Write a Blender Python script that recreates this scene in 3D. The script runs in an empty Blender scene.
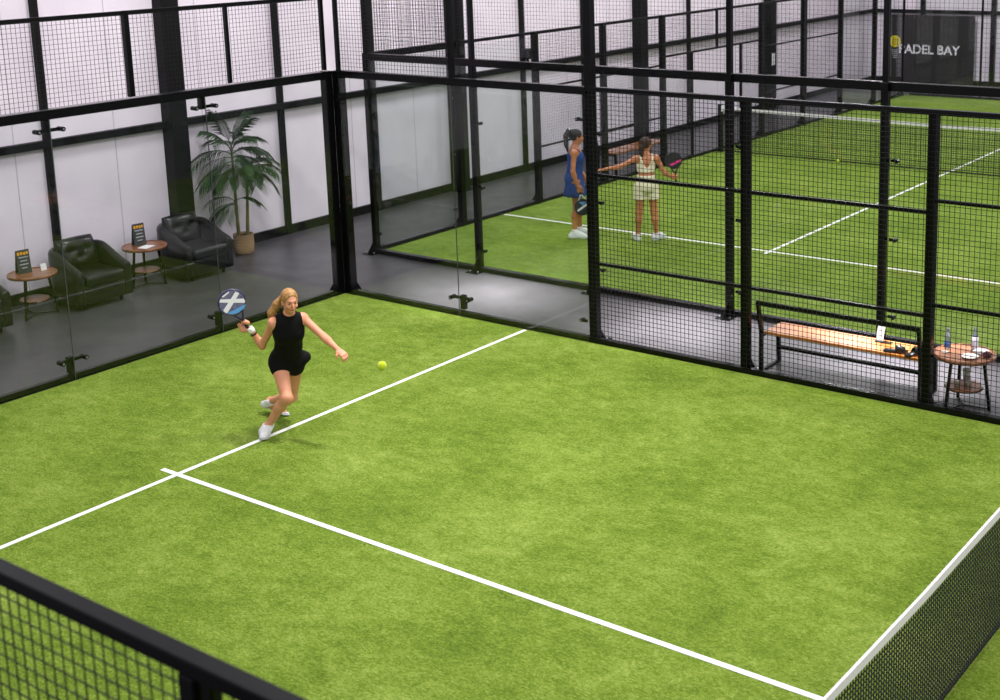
import bpy, bmesh, math, random
import numpy as np
from mathutils import Vector, Matrix

random.seed(7)
C = bpy.context.scene.collection
PI = math.pi
TURF = 0.012


# ------------------------------------------------------------------ materials
def lin(r, g, b):
    f = lambda c: c / 12.92 if c <= 0.04045 else ((c + 0.055) / 1.055) ** 2.4
    return (f(r / 255), f(g / 255), f(b / 255), 1.0)


def nmath(nt, op, a, b=None):
    n = nt.nodes.new('ShaderNodeMath'); n.operation = op
    for i, v in enumerate((a, b)):
        if v is None: continue
        if isinstance(v, (int, float)): n.inputs[i].default_value = v
        else: nt.links.new(v, n.inputs[i])
    return n.outputs[0]


def mat(name, col, rough=0.5, metal=0.0, spec=0.5, noise=None, bump=None, coat=0.0, sheen=0.0):
    """noise=(scale, second colour, contrast) mixes a second colour in; bump=(scale, strength)."""
    m = bpy.data.materials.new(name); m.use_nodes = True
    nt = m.node_tree; b = nt.nodes['Principled BSDF']
    b.inputs['Base Color'].default_value = col
    b.inputs['Roughness'].default_value = rough
    b.inputs['Metallic'].default_value = metal
    b.inputs['Specular IOR Level'].default_value = spec
    b.inputs['Coat Weight'].default_value = coat
    b.inputs['Sheen Weight'].default_value = sheen
    tc = nt.nodes.new('ShaderNodeTexCoord')
    if noise:
        n = nt.nodes.new('ShaderNodeTexNoise'); n.inputs['Scale'].default_value = noise[0]; n.inputs['Detail'].default_value = 4
        nt.links.new(tc.outputs['Object'], n.inputs['Vector'])
        r = nt.nodes.new('ShaderNodeValToRGB')
        r.color_ramp.elements[0].position = 0.5 - noise[2]; r.color_ramp.elements[1].position = 0.5 + noise[2]
        r.color_ramp.elements[0].color = col; r.color_ramp.elements[1].color = noise[1]
        nt.links.new(n.outputs['Fac'], r.inputs['Fac']); nt.links.new(r.outputs['Color'], b.inputs['Base Color'])
    if bump:
        n = nt.nodes.new('ShaderNodeTexNoise'); n.inputs['Scale'].default_value = bump[0]; n.inputs['Detail'].default_value = 3
        nt.links.new(tc.outputs['Object'], n.inputs['Vector'])
        bp = nt.nodes.new('ShaderNodeBump'); bp.inputs['Strength'].default_value = bump[1]; bp.inputs['Distance'].default_value = 0.01
        nt.links.new(n.outputs['Fac'], bp.inputs['Height']); nt.links.new(bp.outputs['Normal'], b.inputs['Normal'])
    return m


def turf_material():
    m = bpy.data.materials.new('turf'); m.use_nodes = True
    nt = m.node_tree; L = nt.links; b = nt.nodes['Principled BSDF']
    tc = nt.nodes.new('ShaderNodeTexCoord')

    def noise(scale, detail, stretch=None):
        src = tc.outputs['Object']
        if stretch:
            mp = nt.nodes.new('ShaderNodeMapping'); mp.inputs['Scale'].default_value = stretch
            L.new(src, mp.inputs['Vector']); src = mp.outputs['Vector']
        n = nt.nodes.new('ShaderNodeTexNoise'); n.inputs['Scale'].default_value = scale; n.inputs['Detail'].default_value = detail
        L.new(src, n.inputs['Vector']); return n.outputs['Fac']
    big = noise(0.9, 3); mid = noise(5, 5, (1.0, 1.5, 1)); fine = noise(38, 4, (1.0, 1.7, 1)); tiny = noise(120, 3)
    v = nmath(nt, 'ADD', nmath(nt, 'MULTIPLY', big, 0.20), nmath(nt, 'MULTIPLY', mid, 0.18))
    v = nmath(nt, 'ADD', v, nmath(nt, 'MULTIPLY', fine, 0.32)); v = nmath(nt, 'ADD', v, nmath(nt, 'MULTIPLY', tiny, 0.30))
    r = nt.nodes.new('ShaderNodeValToRGB'); e = r.color_ramp.elements
    e[0].position = 0.37; e[0].color = lin(68, 93, 14)
    e[1].position = 0.63; e[1].color = lin(151, 169, 80)
    k = e.new(0.5); k.color = lin(108, 133, 37)
    L.new(v, r.inputs['Fac']); L.new(r.outputs['Color'], b.inputs['Base Color'])
    b.inputs['Roughness'].default_value = 0.85; b.inputs['Specular IOR Level'].default_value = 0.16
    bp = nt.nodes.new('ShaderNodeBump'); bp.inputs['Strength'].default_value = 0.5; bp.inputs['Distance'].default_value = 0.02
    L.new(nmath(nt, 'ADD', fine, tiny), bp.inputs['Height']); L.new(bp.outputs['Normal'], b.inputs['Normal'])
    return m


def glass_material(name, tint):
    m = bpy.data.materials.new(name); m.use_nodes = True
    nt = m.node_tree; L = nt.links
    for n in list(nt.nodes):
        if n.type == 'BSDF_PRINCIPLED': nt.nodes.remove(n)
    out = [n for n in nt.nodes if n.type == 'OUTPUT_MATERIAL'][0]
    lw = nt.nodes.new('ShaderNodeLayerWeight'); lw.inputs['Blend'].default_value = 0.5
    p5 = nmath(nt, 'POWER', lw.outputs['Facing'], 5.0)
    fr = nmath(nt, 'ADD', nmath(nt, 'MULTIPLY', p5, 0.92), 0.034)
    tr = nt.nodes.new('ShaderNodeBsdfTransparent'); tr.inputs['Color'].default_value = tint
    gl = nt.nodes.new('ShaderNodeBsdfGlossy'); gl.inputs['Roughness'].default_value = 0.0
    mx = nt.nodes.new('ShaderNodeMixShader')
    L.new(fr, mx.inputs['Fac']); L.new(tr.outputs[0], mx.inputs[1]); L.new(gl.outputs[0], mx.inputs[2])
    L.new(mx.outputs[0], out.inputs['Surface'])
    return m


def floor_material():
    m = mat('epoxy floor', lin(72, 71, 74), 0.32, spec=0.5)
    nt = m.node_tree; L = nt.links; b = nt.nodes['Principled BSDF']
    tc = nt.nodes.new('ShaderNodeTexCoord')
    n = nt.nodes.new('ShaderNodeTexNoise'); n.inputs['Scale'].default_value = 1.3; n.inputs['Detail'].default_value = 6
    n.inputs['Roughness'].default_value = 0.6
    L.new(tc.outputs['Object'], n.inputs['Vector'])
    r = nt.nodes.new('ShaderNodeValToRGB'); e = r.color_ramp.elements
    e[0].position = 0.3; e[0].color = lin(54, 52, 54); e[1].position = 0.72; e[1].color = lin(74, 71, 75)
    L.new(n.outputs['Fac'], r.inputs['Fac']); L.new(r.outputs['Color'], b.inputs['Base Color'])
    q = nt.nodes.new('ShaderNodeTexNoise'); q.inputs['Scale'].default_value = 3.0; q.inputs['Detail'].default_value = 4
    L.new(tc.outputs['Object'], q.inputs['Vector'])
    L.new(nmath(nt, 'ADD', nmath(nt, 'MULTIPLY', q.outputs['Fac'], 0.2), 0.27), b.inputs['Roughness'])
    return m


def cladding_material(axis):
    m = mat('cladding', lin(214, 209, 220), 0.55, spec=0.3)
    nt = m.node_tree; L = nt.links; b = nt.nodes['Principled BSDF']
    tc = nt.nodes.new('ShaderNodeTexCoord'); sp = nt.nodes.new('ShaderNodeSeparateXYZ')
    L.new(tc.outputs['Object'], sp.inputs[0])
    f = nmath(nt, 'FRACT', nmath(nt, 'DIVIDE', nmath(nt, 'ADD', sp.outputs[axis], 0.95), 1.5))
    edge = nmath(nt, 'LESS_THAN', f, 0.011)
    n = nt.nodes.new('ShaderNodeTexNoise'); n.inputs['Scale'].default_value = 1.2; n.inputs['Detail'].default_value = 5
    L.new(tc.outputs['Object'], n.inputs['Vector'])
    r = nt.nodes.new('ShaderNodeValToRGB'); e = r.color_ramp.elements
    e[0].position = 0.3; e[0].color = lin(226, 214, 228); e[1].position = 0.7; e[1].color = lin(240, 229, 241)
    L.new(n.outputs['Fac'], r.inputs['Fac'])
    mx = nt.nodes.new('ShaderNodeMix'); mx.data_type = 'RGBA'
    L.new(edge, mx.inputs['Factor']); L.new(r.outputs['Color'], mx.inputs['A']); mx.inputs['B'].default_value = lin(190, 183, 195)
    L.new(mx.outputs['Result'], b.inputs['Base Color'])
    return m


def wood_material(name, c1, c2, axis=0, scale=9.0, rough=0.35, coat=0.2):
    m = mat(name, c1, rough, coat=coat)
    nt = m.node_tree; L = nt.links; b = nt.nodes['Principled BSDF']
    tc = nt.nodes.new('ShaderNodeTexCoord'); mp = nt.nodes.new('ShaderNodeMapping')
    s = [scale, scale, scale]; s[axis] = scale * 0.1; mp.inputs['Scale'].default_value = s
    L.new(tc.outputs['Object'], mp.inputs['Vector'])
    n = nt.nodes.new('ShaderNodeTexNoise'); n.inputs['Scale'].default_value = 4; n.inputs['Detail'].default_value = 5
    n.inputs['Distortion'].default_value = 0.6
    L.new(mp.outputs['Vector'], n.inputs['Vector'])
    r = nt.nodes.new('ShaderNodeValToRGB'); e = r.color_ramp.elements
    e[0].position = 0.35; e[0].color = c1; e[1].position = 0.65; e[1].color = c2
    L.new(n.outputs['Fac'], r.inputs['Fac']); L.new(r.outputs['Color'], b.inputs['Base Color'])
    return m


def weave_material():
    m = mat('woven straw', lin(176, 140, 92), 0.8)
    nt = m.node_tree; L = nt.links; b = nt.nodes['Principled BSDF']
    tc = nt.nodes.new('ShaderNodeTexCoord')
    w = nt.nodes.new('ShaderNodeTexWave'); w.bands_direction = 'Z'; w.inputs['Scale'].default_value = 14; w.inputs['Distortion'].default_value = 1.5
    L.new(tc.outputs['Object'], w.inputs['Vector'])
    r = nt.nodes.new('ShaderNodeValToRGB'); e = r.color_ramp.elements
    e[0].color = lin(140, 106, 66); e[1].color = lin(200, 168, 118)
    L.new(w.outputs['Fac'], r.inputs['Fac']); L.new(r.outputs['Color'], b.inputs['Base Color'])
    bp = nt.nodes.new('ShaderNodeBump'); bp.inputs['Strength'].default_value = 0.6; bp.inputs['Distance'].default_value = 0.01
    L.new(w.outputs['Fac'], bp.inputs['Height']); L.new(bp.outputs['Normal'], b.inputs['Normal'])
    return m


M = {}
M['turf'] = turf_material()
M['line'] = mat('white line paint', lin(236, 236, 232), 0.7)
M['black'] = mat('black powder coat', lin(6, 6, 7), 0.24, spec=0.2, noise=(6, lin(9, 9, 10), 0.3))
M['wire'] = mat('black wire', lin(10, 10, 11), 0.5, spec=0.3)
M['steel'] = mat('black steelwork', lin(12, 12, 14), 0.5, spec=0.15, noise=(3, lin(19, 19, 21), 0.3))
M['glass'] = glass_material('tempered glass', (0.945, 0.965, 0.955, 1))
M['floor'] = floor_material()
M['clad_y'] = cladding_material(1)
M['clad_x'] = cladding_material(0)
M['seal'] = mat('grey joint seal', lin(70, 74, 72), 0.4)
M['bolt'] = mat('zinc bolt', lin(200, 200, 205), 0.3, metal=1.0)
M['leather'] = mat('black leather', lin(7, 7, 8), 0.3, spec=0.4, noise=(7, lin(15, 15, 15), 0.3), bump=(60, 0.12), coat=0.0)
M['wood_table'] = wood_material('walnut table top', lin(112, 66, 40), lin(158, 104, 70), 0, 5.0, 0.4)
M['wood_bench'] = wood_material('oiled bench wood', lin(150, 82, 24), lin(192, 118, 48), 0, 7.0, 0.3, coat=0.8)
M['wood_bench'].node_tree.nodes['Principled BSDF'].inputs['Coat Roughness'].default_value = 0.22
M['net_cord'] = mat('black net cord', lin(16, 17, 17), 0.8)
M['tape'] = mat('white net tape', lin(238, 234, 236), 0.75, noise=(3, lin(226, 222, 226), 0.3))
M['ball'] = mat('tennis felt', lin(206, 226, 30), 0.9, noise=(120, lin(188, 212, 20), 0.2), bump=(150, 0.4))
M['seam'] = mat('ball seam', lin(236, 240, 200), 0.8)
M['skin'] = mat('fair skin', lin(228, 160, 124), 0.5, noise=(14, lin(218, 146, 110), 0.25))
M['skin_tan'] = mat('tanned skin', lin(198, 128, 86), 0.5, noise=(14, lin(186, 114, 74), 0.25))
M['hair_blonde'] = mat('blonde hair', lin(196, 150, 84), 0.45, noise=(45, lin(142, 96, 48), 0.2), bump=(70, 0.5))
M['hair_dark'] = mat('dark hair', lin(18, 14, 14), 0.5, spec=0.25, noise=(45, lin(28, 22, 21), 0.2), bump=(70, 0.3))
M['hair_brown'] = mat('brown hair', lin(40, 26, 20), 0.5, spec=0.25, noise=(45, lin(70, 46, 30), 0.2), bump=(70, 0.3))
M['black_cloth'] = mat('black stretch fabric', lin(6, 6, 7), 0.8, spec=0.2)
M['blue_cloth'] = mat('blue fabric', lin(24, 66, 146), 0.7, noise=(10, lin(18, 54, 124), 0.25))
M['cream_cloth'] = mat('cream fabric', lin(236, 226, 196), 0.75)
M['shoe_white'] = mat('white shoe', lin(238, 238, 240), 0.5, noise=(30, lin(222, 222, 226), 0.2))
M['sole'] = mat('pale sole', lin(214, 216, 220), 0.6)
M['lips'] = mat('lips', lin(186, 92, 88), 0.4)
M['eye'] = mat('dark eye', lin(52, 40, 36), 0.25)
M['brow'] = mat('brow hair', lin(138, 98, 66), 0.7)
M['band'] = mat('white wristband', lin(238, 236, 232), 0.8)
M['strap'] = mat('dark strap', lin(40, 38, 40), 0.6)
M['racket_blue'] = mat('navy racket frame', lin(36, 40, 78), 0.35, coat=0.3)
M['racket_dots'] = mat('grey violet racket face', lin(120, 118, 150), 0.45, noise=(60, lin(84, 82, 116), 0.1))
M['white_print'] = mat('white print', lin(240, 238, 244), 0.45)
M['blue_print'] = mat('sky blue print', lin(96, 162, 222), 0.45)
M['pink_print'] = mat('pink print', lin(222, 52, 130), 0.45)
M['racket_black'] = mat('black racket carbon', lin(26, 25, 29), 0.4, noise=(60, lin(44, 40, 46), 0.1))
M['grip'] = mat('grip tape', lin(30, 30, 36), 0.8)
M['palm_leaf'] = mat('palm leaf', lin(14, 34, 15), 0.5, spec=0.25, noise=(8, lin(40, 74, 30), 0.3))
M['palm_stem'] = mat('palm cane', lin(122, 112, 62), 0.6, noise=(12, lin(92, 84, 44), 0.3))
M['straw'] = weave_material()
M['soil'] = mat('soil', lin(44, 34, 28), 0.95, bump=(40, 0.6))
M['card_dark'] = mat('dark printed card', lin(40, 42, 44), 0.4, noise=(25, lin(66, 66, 66), 0.15))
M['card_yellow'] = mat('amber print', lin(226, 160, 30), 0.5)
M['paper'] = mat('white paper', lin(236, 236, 238), 0.7)
M['pale_plate'] = mat('glazed plate', lin(232, 226, 220), 0.25)
M['bottle'] = mat('clear plastic bottle', lin(202, 218, 226), 0.12, noise=None)
M['bottle'].node_tree.nodes['Principled BSDF'].inputs['Transmission Weight'].default_value = 0.75
M['label_blue'] = mat('blue bottle label', lin(58, 96, 170), 0.5)
M['label_white'] = mat('pale bottle label', lin(226, 218, 236), 0.5)
M['maroon'] = mat('maroon leather', lin(74, 24, 30), 0.5)
M['shoe_black'] = mat('black shoe', lin(16, 16, 18), 0.3)
M['banner'] = mat('black banner cloth', lin(34, 31, 33), 0.65, noise=(2.2, lin(44, 40, 42), 0.3), bump=(2.0, 0.6))
M['yellow'] = mat('yellow print', lin(232, 212, 24), 0.5)
M['grey_print'] = mat('grey print', lin(170, 170, 176), 0.5)
M['teal'] = mat('teal vinyl', lin(52, 104, 124), 0.6)
M['tumbler'] = mat('clear glassware', lin(236, 232, 226), 0.08)
M['tumbler'].node_tree.nodes['Principled BSDF'].inputs['Transmission Weight'].default_value = 0.6


# ------------------------------------------------------------------ mesh helpers
class MB:
    def __init__(self): self.v = []; self.f = []

    def add(self, vs, fs):
        n = len(self.v); self.v += [tuple(p) for p in vs]; self.f += [tuple(i + n for i in q) for q in fs]; return self

    def box(self, lo, hi):
        (a, b, c), (d, e, g) = lo, hi
        return self.add([(a, b, c), (d, b, c), (d, e, c), (a, e, c), (a, b, g), (d, b, g), (d, e, g), (a, e, g)],
                        [(3, 2, 1, 0), (4, 5, 6, 7), (0, 1, 5, 4), (1, 2, 6, 5), (2, 3, 7, 6), (3, 0, 4, 7)])

    def bar(self, a, b, w, h, up=(0, 0, 1)):
        a = Vector(a); b = Vector(b); d = (b - a).normalized(); u = Vector(up)
        if abs(d.dot(u)) > 0.98: u = Vector((1, 0, 0))
        s = d.cross(u).normalized(); u = s.cross(d)
        o = [s * (x * w / 2) + u * (y * h / 2) for x, y in ((-1, -1), (1, -1), (1, 1), (-1, 1))]
        return self.add([a + q for q in o] + [b + q for q in o],
                        [(3, 2, 1, 0), (4, 5, 6, 7), (0, 1, 5, 4), (1, 2, 6, 5), (2, 3, 7, 6), (3, 0, 4, 7)])

    def tube(self, pts, rads, n=8, caps=True):
        pts = [Vector(p) for p in pts]
        if isinstance(rads, (int, float)): rads = [rads] * len(pts)
        vs = []; fs = []; prev = None
        for i, p in enumerate(pts):
            d = (pts[min(i + 1, len(pts) - 1)] - pts[max(i - 1, 0)]).normalized()
            if prev is None:
                s = d.cross(Vector((0, 0, 1)))
                if s.length < 1e-3: s = Vector((1, 0, 0))
            else: s = prev - d * prev.dot(d)
            s.normalize(); prev = s; u = d.cross(s)
            for k in range(n):
                a = 2 * PI * k / n; vs.append(p + (s * math.cos(a) + u * math.sin(a)) * rads[i])
        for i in range(len(pts) - 1):
            for k in range(n):
                a = i * n + k; b = i * n + (k + 1) % n; fs.append((a, b, b + n, a + n))
        if caps:
            fs.append(tuple(reversed(range(n)))); fs.append(tuple(range((len(pts) - 1) * n, len(pts) * n)))
        return self.add(vs, fs)

    def lathe(self, prof, c=(0, 0, 0), n=24, caps=True):
        vs = []; fs = []
        for r, z in prof:
            for k in range(n):
                a = 2 * PI * k / n; vs.append((c[0] + r * math.cos(a), c[1] + r * math.sin(a), c[2] + z))
        for i in range(len(prof) - 1):
            for k in range(n):
                a = i * n + k; b = i * n + (k + 1) % n; fs.append((a, b, b + n, a + n))
        if caps: fs.append(tuple(reversed(range(n)))); fs.append(tuple(range((len(prof) - 1) * n, len(prof) * n)))
        return self.add(vs, fs)

    def prism(self, poly, to3, t0, t1):
        """poly: 2D outline; to3(x, y, t) -> 3D."""
        n = len(poly)
        return self.add([to3(x, y, t0) for x, y in poly] + [to3(x, y, t1) for x, y in poly],
                        [tuple(reversed(range(n))), tuple(range(n, 2 * n))] + [(i, (i + 1) % n, n + (i + 1) % n, n + i) for i in range(n)])

    def sphere(self, c, r, n=12, m=8, s=(1, 1, 1)):
        vs = [(c[0], c[1], c[2] - r * s[2])]; fs = []
        for j in range(1, m):
            t = -PI / 2 + PI * j / m
            for k in range(n):
                a = 2 * PI * k / n
                vs.append((c[0] + r * s[0] * math.cos(t) * math.cos(a), c[1] + r * s[1] * math.cos(t) * math.sin(a), c[2] + r * s[2] * math.sin(t)))
        vs.append((c[0], c[1], c[2] + r * s[2]))
        for k in range(n): fs.append((0, 1 + (k + 1) % n, 1 + k))
        for j in range(m - 2):
            for k in range(n):
                a = 1 + j * n + k; b = 1 + j * n + (k + 1) % n; fs.append((a, b, b + n, a + n))
        L = len(vs) - 1
        for k in range(n): fs.append((L, 1 + (m - 2) * n + k, 1 + (m - 2) * n + (k + 1) % n))
        return self.add(vs, fs)


ORIG = {}


def link(name, me, m, parent=None, origin=None, smooth=False, bevel=0.0, sub=0):
    """vertices are in world coordinates and are shifted to the origin of the thing they belong to"""
    o = bpy.data.objects.new(name, me); C.objects.link(o)
    org = Vector(ORIG[parent.name]) if parent else Vector(origin or (0, 0, 0))
    if org.length > 0: me.transform(Matrix.Translation(-org))
    if parent: o.parent = parent
    else: o.location = org
    ORIG[o.name] = org
    if m: me.materials.append(m)
    if smooth:
        for p in me.polygons: p.use_smooth = True
    if bevel:
        b = o.modifiers.new('bevel', 'BEVEL'); b.width = bevel; b.segments = 2; b.limit_method = 'ANGLE'
    if sub:
        s = o.modifiers.new('sub', 'SUBSURF'); s.levels = sub; s.render_levels = sub
    return o


def obj(name, mb, m, parent=None, origin=None, **kw):
    me = bpy.data.meshes.new(name); me.from_pydata([tuple(p) for p in mb.v], [], mb.f); me.update()
    return link(name, me, m, parent, origin, **kw)


def tag(o, label, cat, group=None):
    o['label'] = label; o['category'] = cat
    if group: o['group'] = group
    return o


def thing(name, label, cat, loc, group=None):
    o = bpy.data.objects.new(name, None); C.objects.link(o); o.location = loc; ORIG[o.name] = Vector(loc)
    o.empty_display_size = 0.1
    return tag(o, label, cat, group)


def struct(name, mb, m, **kw):
    o = obj(name, mb, m, **kw); o['kind'] = 'structure'; return o


def copy_tree(o, loc, rotz, label, group=None):
    def rec(src, par):
        c = src.copy(); C.objects.link(c)
        if par: c.parent = par
        for ch in [x for x in C.objects if x.parent == src]: rec(ch, c)
        return c
    r = rec(o, None); r.location = loc; r.rotation_euler = (0, 0, rotz); r['label'] = label
    if group: r['group'] = group
    return r


# ------------------------------------------------------------------ the hall
struct('floor', MB().box((-3.6, -17, -0.2), (22, 24.8, 0)), M['floor'])
wl = struct('wall_left', MB().box((-3.6, -17, 0), (-3.4, 24.8, 6.5)), M['clad_y'])
wb = struct('wall_back', MB().box((-3.4, 24.6, 0), (22, 24.8, 6.5)), M['clad_x'])
for y, big in ((-10.1, 0), (-8.1, 0), (-6.05, 1), (-4.0, 0), (-1.99, 0), (0.0, 1), (2.02, 0), (4.05, 0), (6.1, 1), (8.1, 0), (10.1, 0), (12.1, 1), (14.2, 0), (16.15, 0), (18.0, 1), (20.1, 0), (22.2, 0)):
    mb = MB()
    if big:
        for x0, x1 in ((-3.4, -3.38), (-3.2, -3.18)): mb.box((x0, y - 0.155, 0), (x1, y + 0.125, 6.4))
        mb.box((-3.38, y - 0.012, 0), (-3.2, y + 0.012, 6.4)); mb.box((-3.4, y - 0.19, 0), (-3.12, y + 0.19, 0.02))
        mb.box((-3.39, y - 0.155, 0.02), (-3.19, y - 0.135, 6.4))
    else:
        mb.box((-3.4, y - 0.045, 0), (-3.33, y + 0.045, 6.4))
    obj('steel_column', mb, M['steel'], wl)
for x in (-1.9, 0.15, 1.15, 2.2, 4.2, 6.2, 8.2, 10.2):
    obj('steel_column', MB().box((x - 0.06, 24.5, 0), (x + 0.06, 24.6, 6.4)), M['steel'], wb)
for z in (2.05, 4.6):
    obj('girt', MB().box((-3.4, -16, z - 0.05), (-3.3, 24.6, z + 0.05)), M['steel'], wl)
    obj('girt', MB().box((-3.4, 24.52, z - 0.05), (20, 24.6, z + 0.05)), M['steel'], wb)
for nm, lo, hi in (('baseboard_left', (-3.4, -16, 0), (-3.35, 24.6, 0.14)), ('baseboard_back', (-3.35, 24.55, 0), (20, 24.6, 0.14))):
    struct(nm, MB().box(lo, hi), M['steel'])

# turf carpets with their painted lines (the second court lies across the walkway, turned by ninety degrees)
ta = struct('court_turf', MB().box((0, -10, 0.0), (20, 0, TURF)), M['turf'])
z0, z1 = TURF, TURF + 0.003
obj('service_line', MB().box((3.035, -9.98, z0), (3.085, -0.02, z1)), M['line'], ta)
obj('service_line', MB().box((16.93, -9.98, z0), (16.98, -0.02, z1)), M['line'], ta)
obj('center_line', MB().box((2.85, -5.045, z0), (17.15, -4.995, z1 + 0.001)), M['line'], ta)
OX, OY = -1.25, 1.85           # corner of the second court
tb = struct('court_turf', MB().box((OX, OY, 0), (OX + 10, OY + 20, TURF)), M['turf'])
obj('service_line', MB().box((OX + 0.02, OY + 2.95, z0), (OX + 9.98, OY + 3.0, z1)), M['line'], tb)
obj('service_line', MB().box((OX + 0.02, OY + 16.95, z0), (OX + 9.98, OY + 17.0, z1)), M['line'], tb)
obj('center_line', MB().box((OX + 4.975, OY + 2.8, z0), (OX + 5.025, OY + 17.2, z1 + 0.001)), M['line'], tb)


# ------------------------------------------------------------------ court enclosures
class Fence:
    """parts of one straight enclosure side; u runs along it, n across it"""

    def __init__(self, name, label, axis, pos, out):
        self.ax = axis; self.pos = pos; self.out = out       # axis 0: runs along x at y=pos; axis 1: along y at x=pos; out: sign pointing out of court
        self.name = name
        self.root = None; self.label = label

    def p(self, u, n, z):
        n = self.pos + n * self.out
        return (u, n, z) if self.ax == 0 else (n, u, z)

    def start(self, u):
        self.root = thing(self.name, self.label, 'fence', self.p(u, 0, 0)); return self

    def bx(self, mb, u0, u1, n0, n1, z0, z1):
        a = self.p(u0, n0, z0); b = self.p(u1, n1, z1)
        return mb.box([min(a[i], b[i]) for i in range(3)], [max(a[i], b[i]) for i in range(3)])

    def rail(self, name, u0, u1, z, t=0.05, w=None, n=0.0):
        w = w or t
        return obj(name, self.bx(MB(), u0, u1, n - w / 2, n + w / 2, z - t / 2, z + t / 2), M['black'], self.root, bevel=0.004)

    def post(self, u, z1, w=0.1, z0=0.0, n=0.0, base=True, name='post', d=None):
        d = d or w
        p = obj(name, self.bx(MB(), u - w / 2, u + w / 2, n - d / 2, n + d / 2, z0, z1), M['black'], self.root, bevel=0.005)
        if base:
            mb = self.bx(MB(), u - 0.1, u + 0.1, n - d / 2, n + 0.2, 0, 0.012)
            a = [self.p(u - 0.006, n + d / 2, 0.012), self.p(u - 0.006, n + 0.19, 0.012), self.p(u - 0.006, n + d / 2, 0.2)]
            b = [self.p(u + 0.006, n + d / 2, 0.012), self.p(u + 0.006, n + 0.19, 0.012), self.p(u + 0.006, n + d / 2, 0.2)]
            mb.add(a + b, [(0, 1, 2), (5, 4, 3), (0, 3, 4, 1), (1, 4, 5, 2), (2, 5, 3, 0)])
            obj('base_plate', mb, M['black'], p)
            for s in (-1, 1):
                c = self.p(u + s * 0.07, n + 0.13, 0.02); obj('anchor_bolt', MB().sphere(c, 0.012, 8, 5), M['bolt'], p)
        return p

    def mesh(self, u0, u1, z0, z1, pitch=0.0508, t=0.0036, n=0.0):
        mb = MB()
        k = max(1, round((u1 - u0) / pitch))
        for i in range(k + 1):
            u = u0 + (u1 - u0) * i / k; mb.bar(self.p(u, n, z0), self.p(u, n, z1), t, t)
        k = max(1, round((z1 - z0) / pitch))
        for i in range(k + 1):
            z = z0 + (z1 - z0) * i / k; mb.bar(self.p(u0, n + t * 0.7, z), self.p(u1, n + t * 0.7, z), t, t)
        return obj('wire_mesh', mb, M['wire'], self.root)

    def glass(self, u0, u1, z0, z1, n=0.0):
        return obj('glass_pane', self.bx(MB(), u0 + 0.004, u1 - 0.004, n - 0.006, n + 0.006, z0, z1), M['glass'], self.root)

    def clamp(self, u, z, zs, up):
        """stub bracket at a pane joint; two arms grip the panes"""
        b = obj('glass_bracket', self.bx(MB(), u - 0.035, u + 0.035, 0.015, 0.075, min(z, zs), max(z, zs)), M['black'], self.root, bevel=0.004)
        zc = zs - up * 0.03
        for s in (-1, 1):
            mb = self.bx(MB(), u + s * 0.02, u + s * 0.15, 0.006, 0.03, zc - 0.018, zc + 0.018) if s > 0 else self.bx(MB(), u - 0.15, u - 0.02, 0.006, 0.03, zc - 0.018, zc + 0.018)
            mb.tube([self.p(u + s * 0.14, -0.055, zc), self.p(u + s * 0.14, 0.04, zc)], 0.026, 10)
            obj('clamp_arm', mb, M['black'], b)
            obj('bolt', MB().tube([self.p(u + s * 0.14, -0.06, zc), self.p(u + s * 0.14, -0.054, zc)], 0.012, 8), M['bolt'], b)

    def seal(self, u, z0, z1, n=-0.028):
        return obj('joint_seal', self.bx(MB(), u - 0.004, u + 0.004, n - 0.005, n + 0.005, z0, z1), M['seal'], self.root)

    def clip(self, u, z, s):
        mb = self.bx(MB(), u, u + s * 0.09, -0.02, -0.006, z - 0.016, z + 0.016) if s > 0 else self.bx(MB(), u - 0.09, u, -0.02, -0.006, z - 0.016, z + 0.016)
        mb.tube([self.p(u + s * 0.08, -0.03, z), self.p(u + s * 0.08, 0.03, z)], 0.022, 10)
        c = obj('glass_clip', mb, M['black'], self.root)
        obj('bolt', MB().tube([self.p(u + s * 0.08, -0.034, z), self.p(u + s * 0.08, -0.029, z)], 0.01, 8), M['bolt'], c)


ZR = 2.93
# near court, back side (x = 0)
f = Fence('court_fence', 'glass back wall of the nearer court in front of the black leather armchairs', 1, -0.05, -1).start(-5)
f.rail('base_rail', -10, 0.0, 0.04, 0.065, 0.07, 0.02)
f.rail('top_rail', -10, 0.0, ZR - 0.015, 0.1, 0.09, 0.03)
for i in range(5): f.glass(-2 * (i + 1), -2 * i - (0.02 if i == 0 else 0), 0.014, 2.865, -0.028)
for y in (-2, -4, -6, -8):
    f.clamp(y, 0.08, 0.26, 1); f.clamp(y, 2.87, 2.72, -1); f.seal(y, 0.014, 2.865)
f.post(-0.045, 2.97, 0.11, n=0.02)
f.post(-0.06, 3.93, 0.05, z0=2.98, base=False, name='mesh_post', n=0.03); f.post(-1.57, 3.93, 0.045, z0=2.98, base=False, name='mesh_post', n=0.03)
f.post(-2.94, 3.93, 0.065, z0=2.98, base=False, name='mesh_post', n=0.03); f.post(-5.0, 3.93, 0.09, z0=2.98, base=False, name='mesh_post', n=0.03)
f.post(-7.0, 3.93, 0.09, z0=2.98, base=False, name='mesh_post', n=0.03); f.post(-9.95, 3.93, 0.09, z0=2.98, base=False, name='mesh_post', n=0.03)
f.rail('mesh_rail', -10, -0.04, 3.905, 0.05, 0.05, 0.03)
for a, b in ((-1.57, -0.1), (-2.94, -1.57), (-5.0, -2.94), (-7.0, -5.0), (-9.95, -7.0)): f.mesh(a + 0.03, b - 0.03, 2.98, 3.89)

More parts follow.
